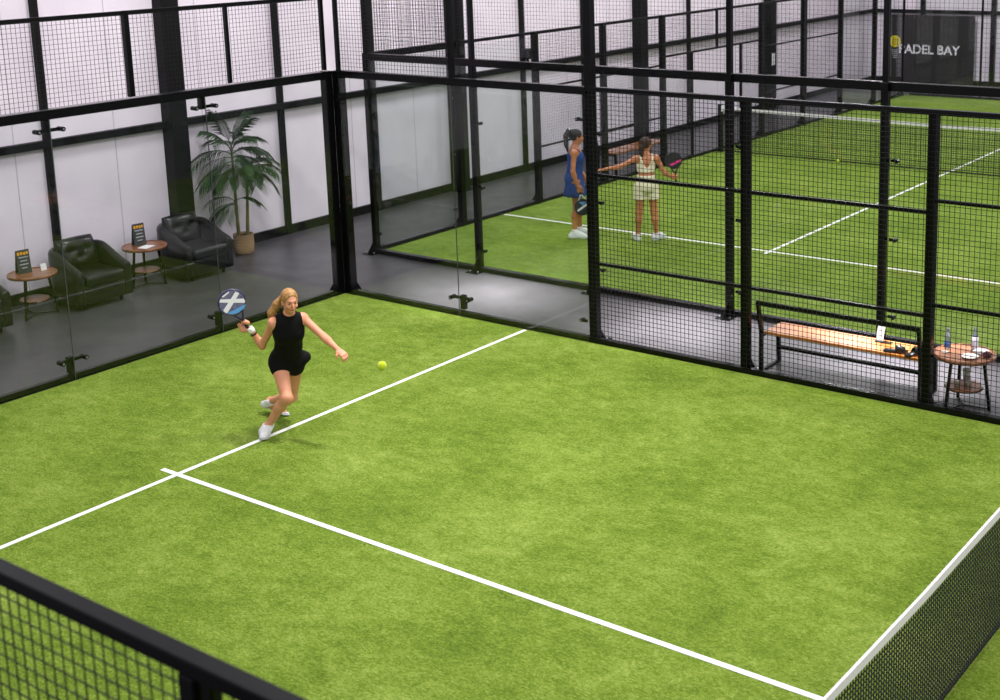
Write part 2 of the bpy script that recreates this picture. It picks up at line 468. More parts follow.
# near court, far side (y = 0)
f = Fence('court_fence', 'glass and wire mesh side of the nearer court along the walkway with the bench', 0, 0.05, 1).start(5)
f.rail('base_rail', 0.0, 4.0, 0.04, 0.06, 0.07, 0.005); f.rail('base_rail', 4.0, 12, 0.04, 0.06, 0.08, -0.005)
f.rail('top_rail', 0.02, 4.0, ZR, 0.09, 0.08); f.rail('top_rail', 4.0, 12, ZR + 0.02, 0.055, 0.06)
f.glass(0.0, 2, 0.014, 2.88, -0.042); f.glass(2, 3.98, 0.014, 2.88, -0.042)
f.clamp(2, 0.08, 0.26, 1); f.seal(2, 0.014, 2.88, -0.042)
for z in (0.25, 2.6): f.clip(3.94, z, -1)
f.post(0.048, 2.97, 0.12, n=0.012)
f.post(4.02, 4.6, 0.1, n=0.03)
for x in (6.0, 8.02, 10.0, 12): f.post(x, 2.97, 0.09, n=0.03)
f.post(0.075, 3.96, 0.05, z0=2.97, base=False, name='mesh_post', n=-0.01); f.post(2.0, 3.96, 0.06, z0=2.97, base=False, name='mesh_post')
f.rail('mesh_rail', 0.05, 2.03, 3.94, 0.05); f.mesh(0.1, 1.97, 2.98, 3.93)
for a, b, dz in ((4.0, 6.0, 0), (6.0, 8.02, 0), (8.02, 10.0, 0.12), (10.0, 12.0, 0)):
    f.mesh(a, b, 0.08, 2.94, n=-0.05, t=0.0044)
    for z in (0.95, 1.98): f.rail('cross_bar', a + 0.04, b - 0.04, z + dz, 0.035, 0.035, 0.012)

# near court, near side (y = -10): only its upper edge shows
f = Fence('court_fence', 'low wire mesh fence closest to the viewer with a square top rail', 0, -9.965, -1).start(9)
f.rail('top_rail', 6, 12, 2.96, 0.045, 0.055)
f.rail('base_rail', 6, 12, 0.04, 0.06, 0.1)
for x in (6, 8, 10.0, 12): f.post(x, 2.935, 0.06, d=0.055)
for a, b in ((6.04, 7.96), (8.04, 9.965), (10.1, 11.96)):
    f.mesh(a, b, 0.06, 2.935, n=0.0)
    for z in (0.95, 1.98): f.rail('cross_bar', a, b, z, 0.035, 0.035, -0.02)
obj('gate_stile', f.bx(MB(), 10.06, 10.085, -0.02, 0.02, 0.07, 2.935), M['black'], f.root)

# second court, side facing the walkway (y = 1.8)
f = Fence('court_fence', 'glass wall of the farther court across the walkway behind the bench', 0, OY - 0.02, -1).start(OX + 5)
f.rail('base_rail', OX, OX + 10, 0.04, 0.06, 0.1)
f.rail('top_rail', OX, OX + 10, ZR, 0.1, 0.09, 0.0)
xs = [-1.28, 0.765, 2.78, 4.83, 6.80, 8.80]; ns = [-0.05, -0.02, 0.01, 0.05, 0.06, 0.06]
for i, x in enumerate(xs):
    f.post(x, 2.98, 0.085, n=ns[i]); f.post(x, 4.1, 0.065, z0=2.98, n=ns[i], base=False, name='mesh_post')
    if i < 5:
        f.glass(x + 0.06, xs[i + 1] - 0.06, 0.08, 2.88); f.mesh(x + 0.05, xs[i + 1] - 0.05, 2.98, 3.95, t=0.0027)
        for z in (0.3, 1.2, 2.1): f.clip(x + 0.045, z, 1)
f.rail('mesh_rail', OX, OX + 10, 3.97, 0.05)

# second court, side along the hall wall (x = -1.3)
f = Fence('court_fence', 'wire mesh side of the farther court running along the white hall wall', 1, OX - 0.05, -1).start(OY + 10)
f.rail('base_rail', OY + 0.12, OY + 19.9, 0.04, 0.06, 0.1)
f.rail('top_rail', OY + 0.1, OY + 2, ZR, 0.1, 0.08); f.rail('top_rail', OY + 2, OY + 19.9, ZR + 0.02, 0.05, 0.05)
ys = [OY + 2.0 * i for i in range(1, 10) if i != 5] + [OY + 19.87]
for y in ys: f.post(y, 2.97 if OY + 3 < y < OY + 17 else 4.0, 0.1 if y < OY + 19 else 0.05, n=-0.01)
for a, b in ((OY, OY + 2), (OY + 2, OY + 4), (OY + 16, OY + 18), (OY + 18, OY + 20)):
    f.glass(a + 0.1, b - 0.16 if a > OY + 17 else b - 0.07, 0.08, 2.88)
    if a < OY + 1 or a > OY + 17: f.mesh(a + 0.12, b - 0.16, 2.98, 3.95, t=0.0027); f.rail('mesh_rail', a + 0.12, b - 0.16, 3.97, 0.05)
for z in (0.3, 1.2, 2.1): f.clip(OY + 1.93, z, -1)
for i in range(2, 8):
    a, b = OY + 2.0 * i + 0.06, OY + 2.0 * (i + 1) - 0.06
    if i in (4, 5):                                     # gate openings beside the net
        f.rail('cross_bar', a - 0.06, b + 0.06, 2.16, 0.04); f.mesh(a, b, 2.18, 2.92, t=0.0027)
        g = OY + 9.1 if i == 4 else OY + 11.1
        f.post(g, 2.16, 0.05, base=False, name='gate_stile')
        f.mesh(a if i == 4 else g + 0.03, g - 0.03 if i == 4 else b, 0.07, 2.14, t=0.0027)
    else:
        f.mesh(a, b, 0.07, 2.92, t=0.0027)
        for z in (0.98, 2.0): f.rail('cross_bar', a, b, z, 0.035, 0.035, 0.02)
f.post(OY + 10.1, 2.93, 0.05, z0=2.18, base=False, name='mesh_post')

# second court, far side
f = Fence('court_fence', 'far glass wall of the farther court in front of the black banner', 0, OY + 20.05, 1).start(OX + 5)
f.rail('base_rail', OX + 0.1, OX + 10, 0.04, 0.06, 0.1)
f.rail('top_rail', OX + 0.1, OX + 10, ZR, 0.1, 0.09)
for i in range(6):
    x = OX + 2 * i + (0.12 if i == 0 else 0)
    if i: f.post(x, 4.0, 0.05, n=0.06)
    if i < 5: f.glass(x + 0.06, x + 1.94, 0.08, 2.88)


# ------------------------------------------------------------------ nets
def net(name, label, ax, along0, along1, pos, posts, step, t):
    """ax 1: runs along y at x=pos; ax 0: along x at y=pos"""
    P3 = (lambda u, n, z: (pos + n, u, z)) if ax == 1 else (lambda u, n, z: (u, pos + n, z))
    mid = (along0 + along1) / 2; half = abs(along1 - along0) / 2
    root = thing(name, label, 'net', P3(mid, 0, TURF))
    top = lambda u: 0.89 + 0.045 * (abs(u - mid) / half) ** 0.9
    N = 40
    def strip(nm, z_of, h, th, m):
        mb = MB(); us = [along0 + (along1 - along0) * i / N for i in range(N + 1)]
        vs = []
        for u in us:
            z = z_of(u); vs += [P3(u, -th, z), P3(u, th, z), P3(u, th, z + h), P3(u, -th, z + h)]
        fs = [(3, 2, 1, 0), tuple(range(4 * N, 4 * N + 4))]
        for i in range(N):
            for k in range(4): fs.append((4 * i + k, 4 * i + (k + 1) % 4, 4 * i + 4 + (k + 1) % 4, 4 * i + 4 + k))
        mb.add(vs, fs); return obj(nm, mb, m, root)
    strip('top_tape', lambda u: TURF + top(u) - 0.055, 0.055, 0.008, M['tape'])
    strip('bottom_band', lambda u: TURF + 0.012, 0.025, 0.006, M['net_cord'])
    mb = MB()
    n = int((along1 - along0) / step)
    dz = step * 0.55
    for i in range(n + 1):                            # knotless hexagonal-looking net: zigzag cords
        u = along0 + (along1 - along0) * i / n; zt = TURF + top(u) - 0.05
        mb.bar(P3(u, 0, TURF + 0.02), P3(u, 0, zt), t, t)
    k = int(0.82 / step)
    for j in range(1, k + 1):
        prev = None
        for i in range(0, N + 1):
            u = along0 + (along1 - along0) * i / N; z = TURF + 0.03 + (top(u) - 0.09) * j / (k + 1)
            q = P3(u, 0.002, z)
            if prev: mb.bar(prev, q, t, t)
            prev = q
    obj('netting', mb, M['net_cord'], root)
    for u in posts:
        mb = MB(); a = P3(u - 0.045, -0.045, 0); b = P3(u + 0.045, 0.045, 1.0)
        mb.box([min(a[i], b[i]) for i in range(3)], [max(a[i], b[i]) for i in range(3)])
        p = obj('net_post', mb, M['black'], root, bevel=0.005)
        mb = MB(); a = P3(u - 0.08, -0.08, 0); b = P3(u + 0.08, 0.08, 0.015)
        mb.box([min(a[i], b[i]) for i in range(3)], [max(a[i], b[i]) for i in range(3)])
        obj('base_plate', mb, M['black'], p)
        a = P3(u + 0.045, -0.05, 0.86); b = P3(u + 0.06, 0.03, 0.98)
        mb = MB().box([min(a[i], b[i]) for i in range(3)], [max(a[i], b[i]) for i in range(3)])
        obj('sticker', mb, M['paper'], p)
    return root


net('court_net', 'black net with white top tape at the near corner of the nearer court', 1, -9.8, -0.2, 10.0, (-0.16,), 0.034, 0.0062)
net('court_net', 'black net with white top tape across the farther court', 0, OX + 0.13, OX + 9.87, OY + 10, (OX + 0.09,), 0.045, 0.006)

# ==== FURNITURE ====
# ------------------------------------------------------------------ lounge furniture
def lerp(a, b, t): return a + (b - a) * t


def smooth(t): t = max(0, min(1, t)); return t * t * (3 - 2 * t)


def puffy(mb, W, H, T, place, tufts=(), n=20, e=3.0):
    """a stuffed cushion W x H, thickness T, dimpled at the tufts; place(a, b, c) -> 3D"""
    def th(u, v):
        t = (max(0, 1 - abs(u) ** e) ** 0.5) * (max(0, 1 - abs(v) ** e) ** 0.5)
        for (a, b) in tufts:
            d2 = (u - a) ** 2 + (v - b) ** 2
            ang = math.atan2(v - b, u - a)
            t -= 0.5 * math.exp(-d2 / 0.025) + 0.18 * math.exp(-d2 / 0.12) * (0.5 + 0.5 * math.cos(6 * ang))
        return max(t, 0.0) * T / 2
    vs = []; fs = []
    for s in (1, -1):
        for i in range(n + 1):
            for j in range(n + 1):
                u = math.sin((i / n - 0.5) * PI); v = math.sin((j / n - 0.5) * PI)
                w = th(u, v) if s > 0 else -th(u, v) * 0.7
                cu = u * (1 - 0.05 * v * v); cv = v * (1 - 0.05 * u * u)
                vs.append(place(cu * W / 2, cv * H / 2, w))
    N = (n + 1) ** 2
    for i in range(n):
        for j in range(n):
            a = i * (n + 1) + j; q = (a, a + n + 1, a + n + 2, a + 1)
            fs.append(q); fs.append(tuple(N + k for k in reversed(q)))
    return mb.add(vs, fs)


def rbox(mb, lo, hi, r, n=3):
    """box with rounded vertical section along every edge (superellipsoid-like shell)"""
    c = [(a + b) / 2 for a, b in zip(lo, hi)]; h = [(b - a) / 2 for a, b in zip(lo, hi)]
    bm = bmesh.new(); bmesh.ops.create_cube(bm, size=2.0)
    for v in bm.verts: v.co = Vector([c[i] + v.co[i] * h[i] for i in range(3)])
    bmesh.ops.bevel(bm, geom=list(bm.edges), offset=r, segments=n, profile=0.5, affect='EDGES')
    bm.verts.ensure_lookup_table()
    base = {v: i for i, v in enumerate(bm.verts)}
    mb.add([tuple(v.co) for v in bm.verts], [tuple(base[v] for v in f.verts) for f in bm.faces]); bm.free(); return mb


def armchair(loc, rz, label):
    root = thing('armchair', label, 'armchair', (0, 0, 0), 'black leather armchairs along the white wall')
    # tub shell: arm, back, arm
    path = []
    X0, X1, Y, R = -0.36, 0.36, 0.345, 0.24
    for i in range(7): path.append((lerp(X1, X0 + R, i / 6), -Y))
    for i in range(1, 9):
        a = -PI / 2 - PI / 2 * i / 8; path.append((X0 + R + R * math.cos(a), -Y + R + R * math.sin(a)))
    for i in range(1, 5): path.append((X0, lerp(-Y + R, Y - R, i / 4)))
    for i in range(1, 9):
        a = PI - PI / 2 * i / 8; path.append((X0 + R + R * math.cos(a), Y - R + R * math.sin(a)))
    for i in range(1, 7): path.append((lerp(X0 + R, X1, i / 6), Y))
    vs = []; fs = []; t = 0.062; K = 12
    for i, (x, y) in enumerate(path):
        a = path[max(i - 1, 0)]; b = path[min(i + 1, len(path) - 1)]
        d = Vector((b[0] - a[0], b[1] - a[1])).normalized(); nx, ny = d.y, -d.x           # outward
        h = lerp(0.54, 0.74, smooth((0.36 - x) / 0.6)) - 0.02 * smooth((x - 0.26) / 0.1)
        sec = [(t, 0.07), (t * 1.02, 0.25), (t * 1.05, h - 0.06), (t * 0.85, h - 0.025), (t * 0.5, h - 0.006), (0, h), (-t * 0.5, h - 0.006), (-t * 0.85, h - 0.025),
               (-t * 1.05, h - 0.06), (-t * 1.02, 0.38), (-t, 0.25), (-t, 0.07)]
        for o, z in sec: vs.append((x + nx * o, y + ny * o, z))
    for i in range(len(path) - 1):
        for k in range(K):
            a = i * K + k; b = i * K + (k + 1) % K; fs.append((a, b, b + K, a + K))
    # rounded fronts of the two arms
    L = (len(path) - 1) * K
    for st, sg in ((0, 1), (L, -1)):
        ring = [vs[st + k] for k in range(K)]; cy = sum(p[1] for p in ring) / K
        prev = list(range(st, st + K))
        for dx, sc in ((0.022, 0.86), (0.032, 0.55)):
            new = []
            for p in ring: vs.append((p[0] + dx, cy + (p[1] - cy) * sc, p[2] - (p[2] - 0.3) * (1 - sc) * 0.12)); new.append(len(vs) - 1)
            for k in range(K):
                q = (prev[k], prev[(k + 1) % K], new[(k + 1) % K], new[k]); fs.append(q if sg < 0 else tuple(reversed(q)))
            prev = new
        fs.append(tuple(prev) if sg < 0 else tuple(reversed(prev)))
    obj('tub_shell', MB().add(vs, fs), M['leather'], root, smooth=True)
    obj('seat_base', rbox(MB(), (-0.3, -0.29, 0.07), (0.385, 0.29, 0.30), 0.02), M['leather'], root, smooth=True)
    s = obj('seat_cushion', rbox(MB(), (-0.28, -0.285, 0.295), (0.43, 0.285, 0.445), 0.05, 4), M['leather'], root, smooth=True)
    obj('piping', MB().tube([(0.425, -0.25, 0.40), (0.432, 0, 0.402), (0.425, 0.25, 0.40)], 0.006, 6), M['leather'], s)
    ca, sa = math.cos(0.26), math.sin(0.26)
    pl = lambda a, b, c: (-0.215 + c * ca - b * sa, a, 0.635 + b * ca + c * sa)
    obj('back_cushion', puffy(MB(), 0.58, 0.42, 0.25, pl, ((-0.4, 0.1), (0.4, 0.1), (0, -0.35))), M['leather'], root, smooth=True)
    for sx in (-0.26, 0.3):
        for sy in (-0.27, 0.27): obj('foot', MB().lathe([(0.022, 0), (0.028, 0.07)], (sx, sy, 0), 10), M['steel'], root)
    root.location = loc; root.rotation_euler = (0, 0, rz); return root


a1 = armchair((-2.66, -0.37, 0), 0.0, 'black leather tub armchair beside the potted palm, facing the court')
copy_tree(a1, (-2.70, -2.02, 0), 0.0, 'black leather tub armchair standing between the two small walnut tables')
copy_tree(a1, (-2.72, -3.72, 0), 0.0, 'black leather tub armchair cut off by the photo edge beside a walnut table')


def side_table(label):
    root = thing('side_table', label, 'table', (0, 0, 0), 'round walnut side tables with a lower shelf')
    t = obj('table_top', MB().lathe([(0.0, 0.515), (0.275, 0.515), (0.292, 0.522), (0.295, 0.545), (0.288, 0.552), (0.282, 0.545), (0.0, 0.545)], n=40), M['wood_table'], root, smooth=False)
    obj('edge_rim', MB().lathe([(0.294, 0.518), (0.299, 0.518), (0.299, 0.553), (0.286, 0.556), (0.283, 0.547), (0.284, 0.52)], n=40, caps=False), M['wood_table'], t, smooth=True)
    sh = obj('lower_shelf', MB().lathe([(0, 0.2), (0.172, 0.2), (0.178, 0.206), (0.178, 0.218), (0, 0.22)], n=32), M['wood_table'], root)
    ring = [(0.18 * math.cos(2 * PI * i / 24), 0.18 * math.sin(2 * PI * i / 24), 0.2) for i in range(25)]
    obj('shelf_ring', MB().tube(ring, 0.006, 6, False), M['black'], sh)
    feet = []
    for a in (-112, 5, 122):
        c, s = math.cos(math.radians(a)), math.sin(math.radians(a)); feet.append((c * 0.255, s * 0.255, 0.012))
        obj('leg', MB().bar((c * 0.185, s * 0.185, 0.515), (c * 0.255, s * 0.255, 0.0), 0.026, 0.026), M['black'], root)
    for q in feet:
        obj('floor_bar', MB().tube([q, (q[0] * 0.5, q[1] * 0.5, 0.014), (0, 0, 0.016)], 0.008, 6), M['black'], root)
    return root


t1 = side_table('round walnut side table behind the mesh fence carrying two water bottles')
t1.location = (8.30, 0.33, 0)
copy_tree(t1, (-2.74, -1.09, 0), 0.5, 'small round walnut table between two black armchairs, dark menu card and paper on it')
copy_tree(t1, (-2.74, -2.77, 0), 0.9, 'small round walnut table with a dark menu card and a small white card')


def menu(loc, rz, label):
    root = thing('menu_card', label, 'menu', loc, 'dark printed menu cards on the lounge tables')
    root.rotation_euler = (0, 0, rz); org = Vector(loc)
    def loc_obj(nm, mb, m, par):
        me = bpy.data.meshes.new(nm); me.from_pydata([tuple(p) for p in mb.v], [], mb.f)
        o = bpy.data.objects.new(nm, me); C.objects.link(o); o.parent = par; me.materials.append(m); return o
    lean = 0.14
    f = lambda y, z, x: (x - z * lean, y, z)
    card = MB().prism([(-0.085, 0.0), (0.085, 0.0), (0.085, 0.30), (-0.085, 0.30)], lambda a, b, t: f(a, b, t), -0.004, 0.0)
    c = loc_obj('front_leaf', card, M['card_dark'], root)
    back = MB().prism([(-0.085, 0.0), (0.085, 0.0), (0.085, 0.30), (-0.085, 0.30)], lambda a, b, t: (-0.1 + t + b * 0.18, a, b), -0.004, 0.0)
    loc_obj('back_leaf', back, M['card_dark'], root)
    for k, (y0, y1, z0_, z1_) in enumerate(((-0.07, -0.04, 0.235, 0.275), (-0.032, 0.0, 0.24, 0.275), (0.008, 0.036, 0.235, 0.27), (0.042, 0.07, 0.24, 0.275))):
        loc_obj('amber_print', MB().prism([(y0, z0_), (y1, z0_), (y1, z1_), (y0, z1_)], lambda a, b, t: f(a, b, t), 0.0, 0.001), M['card_yellow'], c)
    for k in range(4):
        z = 0.2 - k * 0.045; w = (0.06, 0.045, 0.056, 0.035)[k]
        loc_obj('text_line', MB().prism([(-w, z), (w, z), (w, z + 0.014), (-w, z + 0.014)], lambda a, b, t: f(a, b, t), 0.0, 0.001), M['grey_print'], c)
    return root


TT = 0.547
menu((-2.80, -1.10, TT), -0.12, 'dark menu card with amber heading standing beside the palm-side armchair')
menu((-2.80, -2.82, TT), -0.12, 'dark menu card with amber heading next to a small white card')
mb = MB().bar((0, -0.042, 0.045), (0, 0.042, 0.045), 0.004, 0.09)
o = obj('place_card', mb, M['paper'], origin=(0, 0, 0)); o.location = (-2.74, -2.60, TT); o.rotation_euler = (0, -0.15, 0.1)
tag(o, 'small white card standing beside the dark menu on a walnut table', 'card')
o = obj('paper_sheet', MB().box((-0.075, -0.1, 0), (0.075, 0.1, 0.002)), M['paper']); o.location = (-2.66, -1.12, TT); o.rotation_euler = (0, 0, 0.3)
tag(o, 'pinkish white sheet of paper lying under the dark menu card', 'paper')

# ------------------------------------------------------------------ potted palm
PX, PY = -2.98, 0.80
root = thing('potted_palm', 'tall green palm in a woven straw pot by the white wall', 'plant', (PX, PY, 0))
pot = obj('pot', MB().lathe([(0.12, 0), (0.145, 0.02), (0.155, 0.15), (0.15, 0.29), (0.155, 0.30), (0.142, 0.30), (0.135, 0.24)], (PX, PY, 0), 32, caps=False), M['straw'], root, smooth=True)
obj('soil', MB().lathe([(0.0, 0.268), (0.137, 0.266)], (PX, PY, 0), 24), M['soil'], pot)
rnd = random.Random(11)


def frond(base, az, el, length, droop, nl=19, ll=0.30):
    mb = MB(); pts = []
    d = Vector((math.cos(az) * math.cos(el), math.sin(az) * math.cos(el), math.sin(el))); p = Vector(base); n = 16
    for i in range(n + 1):
        pts.append(p.copy()); p = p + d * (length / n); d = (d + Vector((0, 0, -droop / n))).normalized()
    for q in pts: q.x = max(q.x, -3.29)
    mb.tube(pts, [0.008 * (1 - 0.8 * i / n) for i in range(n + 1)], 5)
    for k in range(nl):
        t = 0.22 + 0.78 * k / (nl - 1); i = min(int(t * n), n - 1); q = pts[i].lerp(pts[i + 1], t * n - i)
        tg = (pts[i + 1] - pts[i]).normalized(); s = tg.cross(Vector((0, 0, 1)))
        if s.length < 0.05: s = Vector((0, 1, 0))
        s.normalize()
        for sg in (-1, 1):
            l = ll * (0.55 + 0.6 * math.sin(PI * min(1, 0.15 + 0.8 * t))) * rnd.uniform(0.85, 1.1)
            dr = (tg * 0.75 + s * sg * 0.75 + Vector((0, 0, -0.12))).normalized(); w = tg * 0.009
            a = q; b = q + dr * l * 0.5 + Vector((0, 0, -0.015)); c = q + dr * l + Vector((0, 0, -0.10 * l / 0.27))
            a_, b_, c_ = [Vector((max(v.x, -3.31), v.y, v.z)) for v in (a, b, c)]
            nz = Vector((0, 0, 0.004))
            mb.add([a_ - w * 0.5, b_ - w * 1.3, c_, b_ + w * 1.3, a_ + w * 0.5, b_ + nz], [(0, 1, 5), (1, 2, 5), (2, 3, 5), (3, 4, 5), (4, 0, 5)])
    return obj('frond', mb, M['palm_leaf'], root)


def cane(x, y, top, lean):
    pts = []; rad = []; n = 26
    for i in range(n + 1):
        t = i / n; pts.append((PX + x + lean[0] * t, PY + y + lean[1] * t, 0.25 + (top - 0.25) * t))
        rad.append((0.026 - 0.010 * t) * (1.12 if i % 4 == 0 else 1.0))
    obj('cane', MB().tube(pts, rad, 10), M['palm_stem'], root, smooth=True); return pts


A = cane(-0.03, -0.06, 1.62, (0.02, -0.03)); B = cane(0.04, 0.05, 1.25, (0.02, 0.06)); D = cane(0.0, -0.07, 0.82, (0.03, -0.06))
for k, (az, el, le, dr, h) in enumerate((
        (-1.6, 1.3, 0.60, 0.8, 26), (1.3, 1.28, 0.55, 0.9, 26), (0.3, 1.2, 0.55, 1.1, 26), (-1.2, 0.95, 0.62, 1.5, 25), (1.75, 0.95, 0.52, 1.6, 25), (0.2, 1.0, 0.55, 1.5, 25), (-2.2, 1.1, 0.5, 1.2, 25),
        (-1.75, 0.6, 0.72, 1.6, 24), (1.5, 0.62, 0.56, 1.6, 24), (-0.7, 0.7, 0.62, 1.7, 24), (0.8, 0.7, 0.6, 1.7, 24), (-1.45, 0.35, 0.72, 1.5, 23), (1.65, 0.35, 0.46, 1.5, 23),
        (0.0, 0.45, 0.55, 1.6, 23), (-1.2, 0.15, 0.66, 1.2, 22), (1.25, 0.15, 0.4, 1.3, 22), (-1.85, 0.1, 0.6, 1.2, 21), (0.4, 0.2, 0.5, 1.5, 22), (-0.5, 0.25, 0.55, 1.5, 21), (-1.5, -0.05, 0.5, 1.0, 20), (1.6, -0.05, 0.42, 1.0, 20))):
    frond(A[h], az, el, le, dr)
for az, el, le, dr, h in ((1.5, 0.95, 0.52, 1.9, 26), (1.75, 0.5, 0.46, 1.9, 25), (-1.3, 0.7, 0.5, 1.6, 25), (0.5, 0.7, 0.5, 1.6, 26), (1.0, 0.2, 0.5, 1.7, 25), (-0.4, 0.4, 0.45, 1.6, 25)):
    frond(B[h], az, el, le, dr)
for az, el, le, dr, h in ((-1.5, 0.75, 0.55, 1.6, 26), (-1.0, 0.4, 0.5, 1.6, 25), (1.3, 0.5, 0.42, 1.5, 26), (-2.0, 0.3, 0.4, 1.5, 24), (-1.6, 0.1, 0.5, 1.3, 24)):
    frond(D[h], az, el, le, dr, 12, 0.24)


# ------------------------------------------------------------------ benches
def bench(label):
    root = thing('bench', label, 'bench', (0, 0, 0), 'wooden benches with black steel frames')
    y0, y1 = -0.21, 0.22                                   # back-rest side, open side
    for x in (-0.89, 0.89):
        fr = obj('side_frame', MB().bar((x, y0 + 0.01, 0.0), (x, y0 + 0.02, 0.46), 0.03, 0.05, (0, 1, 0)), M['black'], root)
        obj('back_upright', MB().bar((x, y0 + 0.02, 0.44), (x, y0 - 0.06, 0.80), 0.03, 0.05, (0, 1, 0)), M['black'], fr)
        obj('leg', MB().bar((x, y1, 0.0), (x, y1 - 0.02, 0.43), 0.03, 0.05, (0, 1, 0)), M['black'], root)
        obj('foot_bar', MB().bar((x, y0, 0.013), (x, y1, 0.013), 0.03, 0.025), M['black'], root)
        obj('seat_bearer', MB().bar((x, y0 + 0.03, 0.405), (x, y1, 0.405), 0.03, 0.03), M['black'], root)
    obj('back_rail', MB().bar((-0.905, y0 - 0.055, 0.785), (0.905, y0 - 0.055, 0.785), 0.03, 0.05), M['black'], root)
    obj('stretcher', MB().bar((-0.88, y1 - 0.01, 0.17), (0.88, y1 - 0.01, 0.17), 0.025, 0.04), M['black'], root)
    for a, b in ((y0 + 0.045, y0 + 0.23), (y0 + 0.242, y1 + 0.005)):
        obj('seat_plank', MB().box((-0.87, a, 0.42), (0.87, b, 0.452)), M['wood_bench'], root, bevel=0.004)
    return root


b1 = bench('wooden bench with black steel frame in the walkway right behind the mesh fence'); b1.location = (7.02, 0.37, 0)
copy_tree(b1, (-1.72, 9.40, 0), -PI / 2, 'distant wooden bench with black frame beside the white hall wall')
SZ = 0.453
root = thing('card_stand', 'white card propped in a black foot at the rear edge of the bench', 'card', (7.33, 0.50, SZ))
mb = MB().prism([(-0.04, 0), (0.04, 0), (0.052, 0.17), (-0.028, 0.17)], lambda a, b, t: (7.33 + a, 0.50 + t + b * 0.25, SZ + 0.012 + b), 0, 0.004)
obj('card', mb, M['paper'], root); obj('foot', MB().box((7.29, 0.47, SZ), (7.47, 0.53, SZ + 0.014)), M['shoe_black'], root, bevel=0.004)


def slide(loc, rz, label):
    root = thing('slide_shoe', label, 'shoe', loc, 'pair of black shoes on the bench'); root.rotation_euler = (0, 0, rz)
    def lo(nm, mb, m):
        me = bpy.data.meshes.new(nm); me.from_pydata([tuple(p) for p in mb.v], [], mb.f)
        for p in me.polygons: p.use_smooth = True
        o = bpy.data.objects.new(nm, me); C.objects.link(o); o.parent = root; me.materials.append(m); return o
    out = [(-0.115, -0.028), (-0.09, -0.04), (-0.02, -0.036), (0.05, -0.046), (0.1, -0.038), (0.125, 0.0), (0.1, 0.038), (0.05, 0.044), (-0.02, 0.034), (-0.09, 0.038), (-0.115, 0.028), (-0.122, 0)]
    lo('sole', MB().prism(out, lambda a, b, t: (a, b, t), 0.0, 0.022), M['shoe_black'])
    vs = []; fs = []; n = 9
    for i, x in enumerate((0.0, 0.03, 0.07, 0.1)):
        h = (0.062, 0.066, 0.054, 0.036)[i]; w = (0.04, 0.047, 0.047, 0.04)[i]
        for k in range(n):
            a = PI * k / (n - 1); vs.append((x, w * math.cos(a), 0.012 + h * math.sin(a)))
    for i in range(3):
        for k in range(n - 1): fs.append((i * n + k, i * n + k + 1, (i + 1) * n + k + 1, (i + 1) * n + k))
    o = lo('upper_strap', MB().add(vs, fs), M['shoe_black']); s = o.modifiers.new('t', 'SOLIDIFY'); s.thickness = 0.006
    return root


slide((7.60, 0.28, SZ), 0.35, 'black slide shoe on the bench seat, farther from the round table')
slide((7.79, 0.30, SZ), 1.25, 'black slide shoe on the bench end next to the round table')


# ------------------------------------------------------------------ things on the near table
def bottle(loc, h, m, lab, label):
    root = thing('water_bottle', label, 'bottle', loc, 'water bottles on the round table')
    r = 0.031; x, y, z = loc
    obj('body', MB().lathe([(r * 0.8, 0), (r, 0.012), (r, h * 0.30), (r * 0.93, h * 0.34), (r, h * 0.38), (r, h * 0.58), (r * 0.75, h * 0.74), (r * 0.42, h * 0.84), (r * 0.42, h * 0.92)], loc, 20), M['bottle'], root, smooth=True)
    obj('label', MB().lathe([(r + 0.001, h * lab[0]), (r + 0.0015, h * lab[0]), (r + 0.0015, h * lab[1]), (r + 0.001, h * lab[1])], loc, 20, caps=False), m, root, smooth=True)
    obj('cap', MB().lathe([(r * 0.5, h * 0.9), (r * 0.52, h * 0.9), (r * 0.52, h), (r * 0.45, h)], loc, 16), M['bottle'], root)
    return root


NZ = 0.548
bottle((8.10, 0.39, NZ), 0.21, M['label_blue'], (0.1, 0.36), 'clear water bottle with a blue label on the round walnut table')
bottle((8.35, 0.46, NZ), 0.235, M['label_white'], (0.1, 0.62), 'clear water bottle with a pale lilac label beside the plate')
root = thing('plate', 'small pale plate with a curved rim on the round walnut table', 'plate', (8.385, 0.235, NZ))
p = obj('dish', MB().lathe([(0.0, 0.003), (0.05, 0.003), (0.05, 0.0), (0.055, 0.0), (0.082, 0.014), (0.083, 0.017), (0.056, 0.006), (0, 0.006)], (8.385, 0.235, NZ), 28), M['pale_plate'], root, smooth=True)


def crumple(nm, c, r, m, sd, sq, label, cat):
    rr = random.Random(sd); mb = MB().sphere((0, 0, 0), 1, 14, 9)
    vs = []
    for v in mb.v:
        k = 1 + rr.uniform(-0.22, 0.16); vs.append((v[0] * r * k, v[1] * r * k * sq[1], max(-r * sq[2] * 0.72, v[2] * r * sq[2] * k)))
    zmin = min(v[2] for v in vs); mb.v = [(a + c[0], b + c[1], z - zmin + c[2]) for a, b, z in vs]
    o = obj(nm, mb, m, origin=c); return tag(o, label, cat)


crumple('napkin', (8.43, 0.41, NZ), 0.075, M['paper'], 3, (1, 0.8, 0.42), 'crumpled white napkin behind the pale plate on the walnut table', 'napkin')
crumple('pouch', (8.52, 0.33, NZ), 0.045, M['maroon'], 5, (1, 0.8, 0.75), 'small dark maroon pouch at the table edge beside the napkin', 'pouch')
crumple('tissue', (8.13, 0.25, NZ), 0.032, M['paper'], 8, (1, 0.8, 0.3), 'little scrap of white tissue near the blue labelled bottle', 'tissue')
LZ = 0.221


